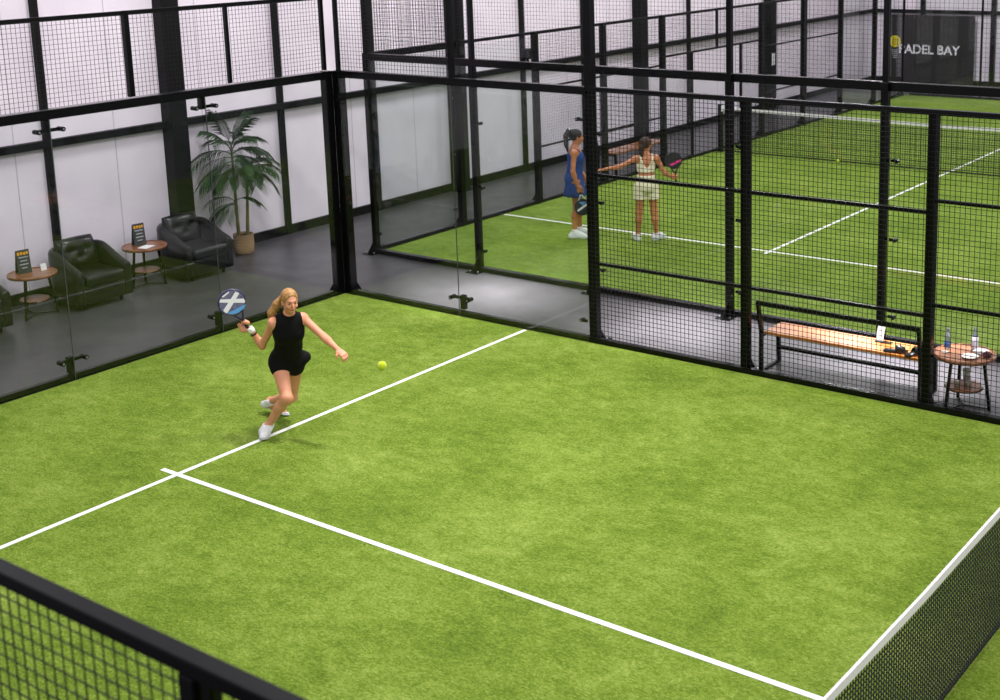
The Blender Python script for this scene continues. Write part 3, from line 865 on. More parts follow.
def tumbler(loc, label):
    root = thing('tumbler', label, 'glass', loc, 'glass tumblers on the lower shelf')
    obj('cup', MB().lathe([(0.024, 0), (0.03, 0.07), (0.033, 0.072), (0.028, 0.068), (0.022, 0.008), (0.0, 0.008)], loc, 20), M['tumbler'], root, smooth=True)


tumbler((8.27, 0.23, LZ), 'clear glass tumbler on the lower shelf, nearer the bench')
tumbler((8.38, 0.25, LZ), 'clear glass tumbler on the lower shelf, away from the bench')
root = thing('cup_stack', 'stack of white paper cups standing on the lower table shelf', 'cup', (8.30, 0.40, LZ))
for k in range(4):
    z = k * 0.016
    obj('paper_cup', MB().lathe([(0.026, z), (0.037, z + 0.095), (0.04, z + 0.095), (0.04, z + 0.1), (0.035, z + 0.099), (0.024, z + 0.006), (0, z + 0.006)], (8.30, 0.40, LZ), 20), M['paper'], root, smooth=True)


# ------------------------------------------------------------------ balls
def ball(c, label):
    root = thing('tennis_ball', label, 'ball', c)
    obj('felt', MB().sphere(c, 0.0335, 24, 16), M['ball'], root, smooth=True)
    pts = []
    for i in range(49):
        t = 2 * PI * i / 48; a, b = 0.44, 0.0
        x = 0.75 * math.cos(t) + 0.25 * math.cos(3 * t); y = 0.75 * math.sin(t) - 0.25 * math.sin(3 * t); zz = 2 * math.sqrt(0.75 * 0.25) * math.sin(2 * t)
        v = Vector((x, y, zz)).normalized() * 0.0336; pts.append(Vector(c) + v)
    obj('seam', MB().tube(pts, 0.0014, 5, False), M['seam'], root)


ball((6.284, -5.588, 1.784), 'yellow green ball in the air in front of the woman in black')
ball((1.52, 11.80, 0.048), 'small yellow green ball lying on turf at the far net')

# ------------------------------------------------------------------ banner on the far wall
BY = 24.44
root = thing('banner', 'black banner with white lettering and yellow ball logo on the far wall', 'banner', (-1.6, BY, 0.04))
mb = MB(); vs = []; fs = []; NX, NZb = 24, 12
for s in (0, 1):
    for i in range(NX + 1):
        for j in range(NZb + 1):
            x = lerp(-2.86, -0.33, i / NX); z = lerp(0.04, 1.96, j / NZb); v = j / NZb
            wv = 0.012 * math.sin(x * 9 + z * 3) * (1 - v) + 0.008 * math.sin(z * 22 + x * 4) * (i / NX) ** 3
            vs.append((x, BY + 0.02 * s + wv, z))
Nb = (NX + 1) * (NZb + 1)
for i in range(NX):
    for j in range(NZb):
        a = i * (NZb + 1) + j; q = (a, a + NZb + 1, a + NZb + 2, a + 1); fs.append(q); fs.append(tuple(Nb + k for k in reversed(q)))
obj('cloth', mb.add(vs, fs), M['banner'], root, smooth=True)


def text(body, size, loc, m, parent, nm='lettering'):
    cu = bpy.data.curves.new(nm, 'FONT'); cu.body = body; cu.size = size; cu.extrude = 0.004; cu.align_x = 'LEFT'; cu.offset = size * 0.018
    t = bpy.data.objects.new(nm, cu); C.objects.link(t)
    bpy.context.view_layer.update()
    me = bpy.data.meshes.new_from_object(t.evaluated_get(bpy.context.evaluated_depsgraph_get()))
    bpy.data.objects.remove(t); bpy.data.curves.remove(cu)
    me.transform(Matrix.Translation(loc) @ Matrix.Rotation(PI / 2, 4, 'X'))
    return link(nm, me, m, parent)


FRONT = BY - 0.022
text('PADEL BAY', 0.36, (-2.55, FRONT, 0.86), M['white_print'], root)
cx, cz = -2.66, 1.19
poly = [(cx + 0.17 * math.cos(2 * PI * k / 28), cz + 0.17 * math.sin(2 * PI * k / 28)) for k in range(28)]
lg = obj('ball_emblem', MB().prism(poly, lambda a, b, t: (a, t, b), FRONT, FRONT - 0.006), M['yellow'], root)
mb = MB()
for k in range(5):
    w = 0.13 - 0.012 * k; z = 0.93 - k * 0.055; mb2 = MB().box((cx - w * 0.8, FRONT - 0.006, z), (cx + w * 0.8, FRONT, z + 0.028)); obj('net_stripe', mb2, M['grey_print'], root)
for k in (-1, 0, 1):
    obj('net_stripe', MB().box((cx + k * 0.07 - 0.008, FRONT - 0.009, cz - 0.1), (cx + k * 0.07 + 0.008, FRONT - 0.006, cz + 0.1)), M['banner'], lg)
root = thing('floor_mat', 'teal blue mat lying on the floor below the black banner', 'mat', (-1.0, 22.9, 0))
obj('mat_sheet', rbox(MB(), (-1.75, 22.6, 0.0), (0.25, 23.2, 0.03), 0.008, 2), M['teal'], root)

root = thing('junction_box', 'small dark electrical box mounted on the white hall wall', 'box', (-3.32, 8.2, 2.3))
obj('case', rbox(MB(), (-3.40, 8.1, 2.2), (-3.25, 8.3, 2.4), 0.012, 2), M['steel'], root)
obj('cable_entry', MB().tube([(-3.32, 8.2, 2.2), (-3.32, 8.2, 2.13)], 0.02, 8), M['steel'], root)
root = thing('notice_plate', 'small white plate fixed to a black steel column of the hall', 'sign', (-3.17, 17.95, 1.5))
obj('plate_panel', rbox(MB(), (-3.18, 17.88, 1.12), (-3.165, 18.02, 1.42), 0.004, 2), M['paper'], root)

# ==== PEOPLE ====
# ------------------------------------------------------------------ people: one continuous surface per body, grown from a distance field
def V(*a): return np.array(a, float)


def unit(v): v = np.asarray(v, float); return v / np.linalg.norm(v)


class Field:
    def __init__(self, lo, hi, h):
        self.h = h; self.lo = np.asarray(lo, float); self.n = np.ceil((np.asarray(hi, float) - self.lo) / h).astype(int) + 1
        self.D = np.full(self.n, 0.3, np.float32)

    def _grid(self, lo, hi):
        a = np.clip(np.floor((lo - self.lo) / self.h).astype(int), 0, self.n); b = np.clip(np.ceil((hi - self.lo) / self.h).astype(int) + 1, 0, self.n)
        ax = [self.lo[i] + self.h * np.arange(a[i], b[i]) for i in range(3)]
        return tuple(slice(a[i], b[i]) for i in range(3)), np.meshgrid(*ax, indexing='ij')

    def put(self, d, sl, k):
        A = self.D[sl]
        if k > 0:
            hh = np.clip(0.5 + 0.5 * (A - d) / k, 0, 1); self.D[sl] = A * (1 - hh) + d * hh - k * hh * (1 - hh)
        else: self.D[sl] = np.minimum(A, d)

    def cone(self, a, b, ra, rb, k=0.03, off=0.0):
        a = np.asarray(a, float); b = np.asarray(b, float); R = max(ra, rb) + 0.09
        sl, (X, Y, Z) = self._grid(np.minimum(a, b) - R, np.maximum(a, b) + R)
        if X.size == 0: return
        ab = b - a; L2 = ab @ ab + 1e-12
        t = np.clip(((X - a[0]) * ab[0] + (Y - a[1]) * ab[1] + (Z - a[2]) * ab[2]) / L2, 0, 1)
        d = np.sqrt((X - a[0] - t * ab[0]) ** 2 + (Y - a[1] - t * ab[1]) ** 2 + (Z - a[2] - t * ab[2]) ** 2) - (ra + (rb - ra) * t) - off
        self.put(d, sl, k)

    def ell(self, c, ax, r, k=0.03, off=0.0, sub=False):
        """ax: three orthonormal axes, r: three radii"""
        c = np.asarray(c, float); r = np.asarray(r, float) + off; R = max(r) + 0.09
        sl, (X, Y, Z) = self._grid(c - R, c + R)
        if X.size == 0: return
        P_ = np.stack([X - c[0], Y - c[1], Z - c[2]], -1); q = np.stack([P_ @ np.asarray(ax[i]) for i in range(3)], -1)
        k0 = np.sqrt(((q / r) ** 2).sum(-1)) + 1e-9; k1 = np.sqrt(((q / r ** 2) ** 2).sum(-1)) + 1e-9
        d = k0 * (k0 - 1) / k1
        if sub:
            A = self.D[sl]; hh = np.clip(0.5 - 0.5 * (A + d) / k, 0, 1); self.D[sl] = A * (1 - hh) - d * hh + k * hh * (1 - hh)
        else: self.put(d, sl, k)

    def chain(self, pts, rads, k=0.02, off=0.0):
        for i in range(len(pts) - 1): self.cone(pts[i], pts[i + 1], rads[i], rads[i + 1], k if i == 0 else min(k, 0.012), off)

    def cut(self, p, n):
        """keep only the side of the plane that n points away from"""
        ax = [self.lo[i] + self.h * np.arange(self.n[i]) for i in range(3)]
        d = ((ax[0] - p[0]) * n[0])[:, None, None] + ((ax[1] - p[1]) * n[1])[None, :, None] + ((ax[2] - p[2]) * n[2])[None, None, :]
        self.D = np.maximum(self.D, d.astype(np.float32))

    def mesh(self):
        D = self.D; S = D < 0
        c = [(0, 0, 0), (1, 0, 0), (0, 1, 0), (1, 1, 0), (0, 0, 1), (1, 0, 1), (0, 1, 1), (1, 1, 1)]
        n = D.shape; sh = lambda A, o: A[o[0]:n[0] - 1 + o[0], o[1]:n[1] - 1 + o[1], o[2]:n[2] - 1 + o[2]]
        cnt = sum(sh(S, o).astype(np.int8) for o in c); act = (cnt > 0) & (cnt < 8)
        I = np.argwhere(act); idx = -np.ones(act.shape, int); idx[act] = np.arange(len(I))
        vals = np.stack([sh(D, o)[act] for o in c], -1)
        acc = np.zeros((len(I), 3)); num = np.zeros(len(I))
        for a in range(8):
            for b in range(a + 1, 8):
                if sum(abs(np.array(c[a]) - np.array(c[b]))) != 1: continue
                va, vb = vals[:, a], vals[:, b]; m = (va < 0) != (vb < 0)
                t = np.where(m, va / np.where(m, va - vb, 1), 0)
                acc += np.where(m[:, None], np.array(c[a]) + t[:, None] * (np.array(c[b]) - np.array(c[a])), 0); num += m
        Vt = self.lo + self.h * (I + acc / num[:, None])
        F = []
        for axis in range(3):
            o = [0, 0, 0]; o[axis] = 1
            A = S[:n[0] - 1, :n[1] - 1, :n[2] - 1]; B = S[o[0]:n[0] - 1 + o[0], o[1]:n[1] - 1 + o[1], o[2]:n[2] - 1 + o[2]]
            E = np.argwhere(A != B); u, v = (axis + 1) % 3, (axis + 2) % 3
            E = E[(E[:, u] > 0) & (E[:, v] > 0)]
            eu = np.zeros(3, int); eu[u] = 1; ev = np.zeros(3, int); ev[v] = 1
            g = lambda e: idx[e[:, 0], e[:, 1], e[:, 2]]
            q = np.stack([g(E), g(E - eu), g(E - eu - ev), g(E - ev)], -1)
            ins = A[E[:, 0], E[:, 1], E[:, 2]]
            q = np.where(ins[:, None], q, q[:, ::-1]); F.append(q[(q >= 0).all(1)])
        F = np.concatenate(F)
        mb = MB(); mb.v = Vt.tolist(); mb.f = F.tolist(); return mb


def hand(B, w, d, n, s, curl, thumb_curl=0.5, sc=1.0, off=0.0, k=0.012):
    """w wrist, d towards the fingers, n out of the palm, s towards the thumb; curl in radians per joint"""
    d, n, s = unit(d), unit(n), unit(s)
    B.ell(w + d * 0.048 * sc, (d, s, n), (0.052 * sc, 0.040 * sc, 0.019 * sc), 0.02, off)
    for o, L, r in ((0.029, 0.070, 0.0088), (0.010, 0.080, 0.0092), (-0.010, 0.074, 0.0088), (-0.028, 0.058, 0.0078)):
        p = w + (d * 0.088 + s * o) * sc; a = curl * 0.7; pts = [p - d * 0.012, p]; rr = [r * 1.05, r * 1.05]
        for f_ in (0.45, 0.31, 0.24):
            q = d * math.cos(a) + n * math.sin(a) + s * o * 1.2; p = p + unit(q) * L * f_ * sc; pts.append(p); rr.append(r * (0.95 if f_ > 0.4 else 0.86)); a += curl
        B.chain(pts, [x * sc for x in rr], k, off)
    p = w + (d * 0.022 + s * 0.030) * sc; q1 = unit(d * 0.6 + s * 0.75 + n * 0.35 * thumb_curl); q2 = unit(d * 0.85 + s * 0.25 + n * 0.9 * thumb_curl)
    B.chain([w + (d * 0.012 + s * 0.014) * sc, p, p + q1 * 0.036 * sc, p + q1 * 0.036 * sc + q2 * 0.030 * sc], [0.013 * sc, 0.0125 * sc, 0.0105 * sc, 0.008 * sc], 0.014, off)


def head_axes(fwd, up):
    u = unit(up); f_ = unit(np.asarray(fwd) - u * (np.asarray(fwd) @ u)); return f_, np.cross(u, f_), u      # forward, left, up


def head(B, c, ax, sc=1.0):
    f_, l, u = ax; P_ = lambda a, b, z: c + (f_ * a + l * b + u * z) * sc
    B.ell(P_(-0.012, 0, 0.028), ax, np.array((0.094, 0.074, 0.088)) * sc, 0.02)
    B.ell(P_(0.020, 0, -0.035), ax, np.array((0.066, 0.058, 0.080)) * sc, 0.03)
    B.ell(P_(0.054, 0, -0.088), ax, np.array((0.026, 0.026, 0.022)) * sc, 0.025)
    for s in (-1, 1):
        B.ell(P_(0.066, s * 0.036, -0.032), ax, np.array((0.022, 0.022, 0.020)) * sc, 0.02)            # cheek
        B.ell(P_(0.096, s * 0.031, 0.004), ax, np.array((0.018, 0.019, 0.011)) * sc, 0.012, sub=True)   # eye socket
        B.ell(P_(0.072, s * 0.031, 0.003), ax, np.array((0.0135, 0.0135, 0.0115)) * sc, 0.004)           # eyeball bulge
        B.ell(P_(-0.004, s * 0.074, -0.012), ax, np.array((0.017, 0.010, 0.030)) * sc, 0.006)            # ear
    B.cone(P_(0.084, 0, 0.008), P_(0.104, 0, -0.030), 0.0085 * sc, 0.0115 * sc, 0.010)                   # nose
    B.ell(P_(0.080, 0, -0.062), ax, np.array((0.014, 0.022, 0.010)) * sc, 0.012)                         # mouth
    B.ell(P_(0.080, 0, 0.024), ax, np.array((0.012, 0.040, 0.010)) * sc, 0.012)                          # brow ridge


def face_parts(root, c, ax, sc=1.0, brow='brow', lips='lips'):
    f_, l, u = ax; P_ = lambda a, b, z: c + (f_ * a + l * b + u * z) * sc

    def blob(nm, p, r, m):
        mb = MB().sphere((0, 0, 0), 1, 12, 8); mb.v = [tuple(p + f_ * v[0] * r[0] + l * v[1] * r[1] + u * v[2] * r[2]) for v in mb.v]
        return obj(nm, mb, M[m], root, smooth=True)
    for s in (-1, 1):
        blob('eye', P_(0.081, s * 0.031, 0.003), (0.006, 0.012, 0.0065), 'eye')
        mb = MB().tube([tuple(P_(0.088 - 0.010 * t * t, s * (0.014 + 0.034 * t), 0.022 + 0.007 * math.sin(PI * min(1, t * 1.2)))) for t in (0, 0.25, 0.5, 0.75, 1)], [0.003, 0.0042, 0.004, 0.003, 0.0015], 6)
        obj('eyebrow', mb, M[brow], root, smooth=True)
    blob('lips', P_(0.092, 0, -0.060), (0.006, 0.021, 0.0075), lips)


def torso(B, J, ax, off=0.0, sc=1.0, shoulders=True):
    """J: pelvis, waist, chest, neck, rsh, lsh; ax: forward, left, up of the trunk"""
    f_, l, u = ax
    B.ell(J['pelvis'], ax, np.array((0.105, 0.155, 0.115)) * sc, 0.075, off)
    for s, h in ((1, 'lhip'), (-1, 'rhip')): B.ell(J['pelvis'] * 0.6 + J[h] * 0.4 - f_ * 0.045, ax, np.array((0.085, 0.085, 0.095)) * sc, 0.075, off)
    B.cone(J['pelvis'], J['waist'], 0.100 * sc, 0.084 * sc, 0.075, off)
    B.ell(J['waist'], ax, np.array((0.082, 0.108, 0.10)) * sc, 0.075, off)
    B.cone(J['waist'], J['chest'], 0.082 * sc, 0.094 * sc, 0.075, off)
    B.ell(J['chest'], ax, np.array((0.102, 0.138, 0.135)) * sc, 0.075, off)
    for s in (-1, 1): B.ell(J['chest'] + f_ * 0.068 + l * s * 0.062 - u * 0.005, ax, np.array((0.046, 0.056, 0.056)) * sc, 0.04, off)
    if shoulders: B.cone(J['rsh'] * 0.9 + J['lsh'] * 0.1, J['lsh'] * 0.9 + J['rsh'] * 0.1, 0.048 * sc, 0.048 * sc, 0.075, off)
    m = (J['rsh'] + J['lsh']) / 2; B.cone(m - u * 0.03, J['neck'] + u * 0.0, 0.072 * sc, 0.047 * sc, 0.075, off)


def limb_leg(B, h, kn, an, f_, off=0.0, sc=1.0, upto=1.0):
    kn_ = h + (kn - h) * upto
    r = 0.086 + (0.056 - 0.086) * upto
    B.cone(h, kn_, 0.086 * sc, r * sc, 0.03, off)
    if upto < 1: return
    B.ell(kn, (unit(f_), unit(np.cross((0, 0, 1), f_)), V(0, 0, 1)), np.array((0.056, 0.052, 0.06)) * sc, 0.03)
    calf = kn + (an - kn) * 0.32 - unit(f_) * 0.016
    B.cone(kn, calf, 0.05 * sc, 0.054 * sc, 0.03); B.cone(calf, an, 0.053 * sc, 0.034 * sc, 0.03)


def foot_field(B, an, toe, heel, up, off=0.0, k=0.025):
    u = unit(up)
    B.cone(an, heel + u * 0.035, 0.037, 0.036, k, off); B.cone(heel + u * 0.035, heel + u * 0.035 + (toe - heel) * 0.55 + u * 0.008, 0.036, 0.040, k, off)
    B.cone(heel + u * 0.043 + (toe - heel) * 0.55, toe + u * 0.026 - unit(toe - heel) * 0.03, 0.040, 0.027, k, off); B.cone(an, heel + u * 0.05 + (toe - heel) * 0.6, 0.036, 0.034, k, off)


def shoe(root, an, toe, heel, ground_normal):
    """sneaker: upper and sole, plus a sock cuff"""
    toe = np.asarray(toe, float); heel = np.asarray(heel, float); lo = np.minimum(np.minimum(an, toe), heel) - 0.12; hi = np.maximum(np.maximum(an, toe), heel) + 0.12
    u = unit(ground_normal); d = unit(toe - heel); s = np.cross(u, d)
    B = Field(lo, hi, 0.005); foot_field(B, an, toe, heel, u, 0.013, 0.02)
    B.cut(heel + u * 0.002, -u); B.cut(an + u * 0.022, u)
    sh = obj('shoe', B.mesh(), M['shoe_white'], root, smooth=True)
    out = [(-0.03, -0.028), (-0.01, -0.037), (0.08, -0.035), (0.15, -0.046), (0.2, -0.042), (0.243, -0.02), (0.252, 0.0), (0.243, 0.024), (0.2, 0.044), (0.15, 0.044), (0.08, 0.034), (-0.01, 0.037), (-0.03, 0.028), (-0.036, 0)]
    L = np.linalg.norm(toe - heel) / 0.225
    obj('sole', MB().prism(out, lambda a, b, t: tuple(heel + d * a * L + s * b + u * (t + 0.03 * max(0, (a - 0.18) / 0.07) ** 2 * 0.5)), 0.0, 0.024), M['sole'], sh)
    lm = MB()
    for i in range(4):
        c = heel + d * (0.115 + 0.022 * i) * L + u * (0.098 - 0.011 * i); lm = MB().tube([tuple(c - s * 0.026), tuple(c + u * 0.005), tuple(c + s * 0.026)], 0.004, 6)
        obj('lace', lm, M['white_print'], sh)
    ax_ = unit(an - heel)
    return sh


def sock(root, an, kn):
    d = unit(kn - an); obj('sock', MB().tube([tuple(an - d * 0.02), tuple(an + d * 0.02), tuple(an + d * 0.05)], [0.043, 0.041, 0.043], 16), M['white_print'], root, smooth=True)


def arm(B, sh, el, wr, off=0.0, sc=1.0):
    B.ell(sh, (V(1, 0, 0), V(0, 1, 0), V(0, 0, 1)), V(0.05, 0.05, 0.05) * sc, 0.03)
    B.cone(sh, el, 0.044 * sc, 0.036 * sc, 0.03); m = el + (wr - el) * 0.25
    B.cone(el, m, 0.037 * sc, 0.039 * sc, 0.02); B.cone(m, wr, 0.039 * sc, 0.024 * sc, 0.02)


def bounds(*ps, pad=0.16):
    A = np.array(ps); return A.min(0) - pad, A.max(0) + pad


def person(label, body, m, base):
    mb = body.mesh(); o = obj('person', mb, m, origin=tuple(base), smooth=True); return tag(o, label, 'person')


def racket(name_label, top, bottom, face_n, kind):
    """padel racket: handle end at bottom, crown at top; face_n roughly out of the face"""
    top = np.asarray(top, float); bottom = np.asarray(bottom, float)
    y = unit(top - bottom); n = unit(np.asarray(face_n) - y * (np.asarray(face_n) @ y)); x = np.cross(y, n)
    root = thing('padel_racket', name_label, 'racket', tuple(bottom))
    Q = lambda a, b, t: tuple(bottom + x * a + y * b + n * t)
    cy = 0.325
    def outline(sx, sy):
        r = []
        for k in range(40):
            a = 2 * PI * k / 40; c, s_ = math.cos(a), math.sin(a); w = 1.0 - 0.12 * max(0, -s_) ** 2
            r.append((0.13 * sx * c * w, cy + 0.13 * sy * s_))
        return r
    o1 = outline(1, 1); o2 = outline(0.9, 0.9)
    vs = []; fs = []; N = 40
    ring = [(o1, -0.012), (outline(1.012, 1.012), 0.0), (o1, 0.012), (outline(0.96, 0.96), 0.019), (o2, 0.018), (o2, -0.018), (outline(0.96, 0.96), -0.019)]
    for o, t in ring: vs += [Q(a, b, t) for a, b in o]
    for i in range(len(ring)):
        for k in range(N):
            a = i * N + k; b = i * N + (k + 1) % N; j = (i + 1) % len(ring); fs.append((a, b, j * N + (k + 1) % N, j * N + k))
    fm = {'x': 'racket_blue', 'pink': 'racket_black', 'pale': 'racket_black'}[kind]
    obj('frame', MB().add(vs, fs), M[fm], root, smooth=True)
    face = obj('face', MB().prism(o2, Q, -0.0175, 0.0175), M['racket_dots' if kind == 'x' else 'racket_black'], root)
    for sx in (-1, 1):
        obj('throat', MB().tube([Q(sx * 0.055, 0.222, 0), Q(sx * 0.028, 0.17, 0), Q(sx * 0.006, 0.125, 0)], [0.013, 0.011, 0.012], 8), M['white_print' if kind == 'pale' else fm], root, smooth=True)
    h = obj('handle', MB().tube([Q(0, 0.0, 0), Q(0, 0.004, 0), Q(0, 0.13, 0), Q(0, 0.14, 0)], [0.013, 0.0165, 0.0155, 0.011], 8), M['grip'], root)
    obj('butt_cap', MB().tube([Q(0, -0.012, 0), Q(0, 0.006, 0)], [0.018, 0.0175], 10), M[fm], h)
    prints = {'x': [('white_print', [(-0.098, 0.392), (-0.075, 0.412), (0.108, 0.302), (0.108, 0.268), (0.094, 0.262)]),
                    ('white_print', [(0.1, 0.368), (0.08, 0.402), (-0.106, 0.305), (-0.098, 0.270), (-0.082, 0.265)]),
                    ('white_print', [(-0.05, 0.428), (0.03, 0.436), (0.025, 0.424), (-0.045, 0.414)]),
                    ('blue_print', [(-0.088, 0.262), (0.098, 0.246), (0.066, 0.22), (0.0, 0.211), (-0.05, 0.226)])],
              'pink': [('pink_print', [(-0.07, 0.28), (0.112, 0.335), (0.108, 0.3), (-0.05, 0.245)])],
              'pale': [('white_print', [(-0.09, 0.3), (0.09, 0.38), (0.1, 0.35), (-0.08, 0.27)]), ('blue_print', [(-0.06, 0.25), (0.06, 0.23), (0.0, 0.3)])]}[kind]
    for sgn in (1, -1):
        for ip, (mm, poly) in enumerate(prints): obj('face_print', MB().prism(poly, Q, sgn * 0.0176, sgn * (0.0184 + 0.0004 * ip)), M[mm], face)
    k = obj('wrist_cord', MB().tube([Q(0, -0.01, 0), Q(0.03, -0.05, 0.01), Q(0.02, -0.085, 0.015), Q(-0.015, -0.06, 0.01), Q(0, -0.01, 0)], 0.0028, 6), M['strap'], h)
    return root, Q


# --- the woman in black, mid lunge on the near court
Z = V(0, 0, 1)
J = dict(pelvis=V(3.135, -3.742, .742), waist=V(3.208, -3.771, .900), chest=V(3.275, -3.818, 1.062), neck=V(3.322, -3.842, 1.236), head=V(3.368, -3.86, 1.378),
         rsh=V(3.222, -3.952, 1.168), relb=V(3.004, -3.920, .895), rwri=V(2.966, -4.008, 1.078), lsh=V(3.378, -3.722, 1.180), lelb=V(3.610, -3.687, 1.023), lwri=V(3.795, -3.690, .930),
         rhip=V(3.098, -3.806, .700), rknee=V(3.310, -3.925, .430), rank=V(3.008, -3.917, .098), rtoe=V(3.095, -4.065, TURF + 0.004), rheel=V(2.955, -3.890, TURF + 0.004),
         lhip=V(3.172, -3.678, .690), lknee=V(2.985, -3.585, .285), lank=V(2.620, -3.555, .150), ltoe=V(2.800, -3.500, TURF + 0.006), lheel=V(2.580, -3.565, .080))
tf = unit(V(.85, -.50, .12)); tu = unit(J['neck'] - J['pelvis']); tf = unit(tf - tu * (tf @ tu)); TA = (tf, np.cross(tu, tf), tu)
HA = head_axes(V(.90, -.36, -.26), V(.12, -.03, 1))
rktop, rkbot = V(2.852, -4.190, 1.492), V(2.956, -4.015, 1.068)
hdir = unit(rktop - rkbot); cam_n = unit(V(.77, -.60, .22)); cam_n = unit(cam_n - hdir * (cam_n @ hdir)); hs = np.cross(hdir, cam_n)
lo, hi = bounds(*J.values(), rktop)
B = Field(lo, hi, 0.0055)
torso(B, J, TA); head(B, J['head'], HA, 0.93)
B.cone(J['neck'] - tu * 0.03, J['head'] - HA[2] * 0.07 - HA[0] * 0.012, 0.050, 0.047, 0.03)
for s in 'rl':
    kf = tf if s == 'r' else unit(V(.9, -.3, 0))
    limb_leg(B, J[s + 'hip'], J[s + 'knee'], J[s + 'ank'], kf, sc=0.97)
    foot_field(B, J[s + 'ank'], J[s + 'toe'], J[s + 'heel'], Z if s == 'r' else unit(V(-.36, .05, 1)))
    arm(B, J[s + 'sh'], J[s + 'elb'], J[s + 'wri'], sc=0.92)
gd = unit(hdir * 0.55 + hs * -0.25 + cam_n * -0.05)
wr = J['rwri']; grip_c = rkbot + hdir * 0.075
gd = unit(hdir * 0.6 + hs * 0.75); gs = unit(hdir - gd * (hdir @ gd))
wr_h = grip_c - cam_n * 0.030 - gd * 0.075
B.cone(J['rwri'], wr_h, 0.025, 0.022, 0.015)
hand(B, wr_h, gd, cam_n, gs, 1.15, 0.9, 0.92)
ld = unit(J['lwri'] - J['lelb']); ln = unit(np.cross(ld, V(.5, -.8, -.2))); ln = unit(V(-.25, .25, -.9) - ld * (V(-.25, .25, -.9) @ ld)); ls = np.cross(ld, ln)
if ls @ V(.77, -.63, 0) < 0: ls = -ls
hand(B, J['lwri'], ld, ln, ls, 0.75, 0.8, 0.92)
p1 = person('woman in black romper lunging across the line with a padel racket raised', B, M['skin'], (3.0, -3.9, TURF))
face_parts(p1, J['head'], HA, 0.93)
# romper: trunk and the tops of the thighs, cut at neck, arm holes and legs
G = Field(lo, hi, 0.006)
torso(G, J, TA, off=0.009)
for s in 'rl': G.cone(J[s + 'hip'], J[s + 'hip'] + (J[s + 'knee'] - J[s + 'hip']) * 0.10, 0.092, 0.090, 0.04, 0.006)
G.cone(J['neck'] - tu * 0.06, J['neck'] + tu * 0.028, 0.058, 0.052, 0.02, 0.006)
G.cut(J['neck'] + tu * 0.030 + tf * 0.0, unit(tu + tf * 0.15))
for s, sg in (('r', -1), ('l', 1)): G.cut(J[s + 'sh'] - TA[1] * sg * 0.008, unit(TA[1] * sg + tu * 0.25))
c = J['lhip'] + TA[1] * 0.075 - tf * 0.01
G.ell(c + tu * 0.045, TA, (0.08, 0.05, 0.06), 0.03); G.ell(c + TA[1] * 0.045 + tu * 0.05, TA, (0.05, 0.032, 0.034), 0.035)
obj('romper', G.mesh(), M['black_cloth'], p1, smooth=True)
# hair pulled back into a pony tail
Hf = Field(J['head'] - 0.35, J['head'] + 0.25, 0.006); hc = J['head']; f_, l, u = HA
Hf.ell(hc - f_ * 0.016 + u * 0.030, HA, V(.096, .077, .089), 0.01)
Hf.ell(hc + f_ * 0.118 - u * 0.028, HA, V(.085, .105, .122), 0.012, sub=True)
Hf.ell(hc - u * 0.13 + f_ * 0.03, HA, V(.10, .12, .085), 0.012, sub=True)
tail0 = hc - f_ * 0.108 + u * 0.035
Hf.chain([hc - f_ * 0.09 + u * 0.03, tail0, V(3.215, -3.885, 1.330), V(3.172, -3.915, 1.245), V(3.150, -3.925, 1.165)], [0.03, 0.026, 0.038, 0.042, 0.016], 0.02)
hr = obj('hair', Hf.mesh(), M['hair_blonde'], p1, smooth=True)
obj('hair_tie', MB().tube([tuple(tail0 - f_ * 0.006), tuple(tail0 + f_ * 0.012)], 0.031, 14), M['hair_dark'], hr)
for s in 'rl':
    shoe(p1, J[s + 'ank'], J[s + 'toe'], J[s + 'heel'], Z if s == 'r' else unit(V(-.38, .05, 1)))
fd = unit(J['rwri'] - J['relb'])
obj('wristband', MB().tube([tuple(J['rwri'] - fd * 0.035), tuple(J['rwri'] - fd * 0.02), tuple(J['rwri'] + fd * 0.015), tuple(J['rwri'] + fd * 0.022)], [0.030, 0.033, 0.032, 0.028], 16), M['band'], p1, smooth=True)
obj('watch', MB().tube([tuple(J['rwri'] - fd * 0.062), tuple(J['rwri'] - fd * 0.046)], [0.033, 0.033], 16), M['strap'], p1)
racket('blue and white padel racket held by the woman in black', rktop, rkbot, V(.74, -.60, .30), 'x')


# --- helper for the two standing players: local frame x forward, y left
def frame(base, fwd):
    f_ = unit(V(fwd[0], fwd[1], 0)); l = V(-f_[1], f_[0], 0); b = V(base[0], base[1], TURF); return (lambda x, y, z: b + f_ * x + l * y + Z * z), (f_, l, Z)


# --- the woman in the blue dress, seen from the side
W, A = frame((0.775, 4.13), (.81, .585))
J = dict(pelvis=W(-.01, 0, .93), waist=W(0, 0, 1.08), chest=W(.015, 0, 1.245), neck=W(0.0, 0, 1.415), head=W(.035, 0, 1.56), rsh=W(-.005, -.165, 1.345), lsh=W(-.005, .165, 1.345),
         relb=W(-.03, -.215, 1.06), rwri=W(.035, -.195, .835), lelb=W(.02, .215, 1.07), lwri=W(.16, .16, .90), rhip=W(0, -.085, .88), lhip=W(0, .085, .88), rknee=W(.015, -.09, .475), lknee=W(.05, .10, .475),
         rank=W(-.03, -.09, .095), lank=W(.055, .11, .095), rtoe=W(.16, -.105, .004), rheel=W(-.075, -.09, .004), ltoe=W(.245, .13, .004), lheel=W(.012, .11, .004))
HA = head_axes(A[0] + Z * -0.12 + A[1] * 0.25, Z)
lo, hi = bounds(*J.values()); B = Field(lo, hi, 0.0065)
torso(B, J, A); head(B, J['head'], HA); B.cone(J['neck'] - Z * 0.03, J['head'] - Z * 0.07 - HA[0] * 0.012, 0.05, 0.047, 0.03)
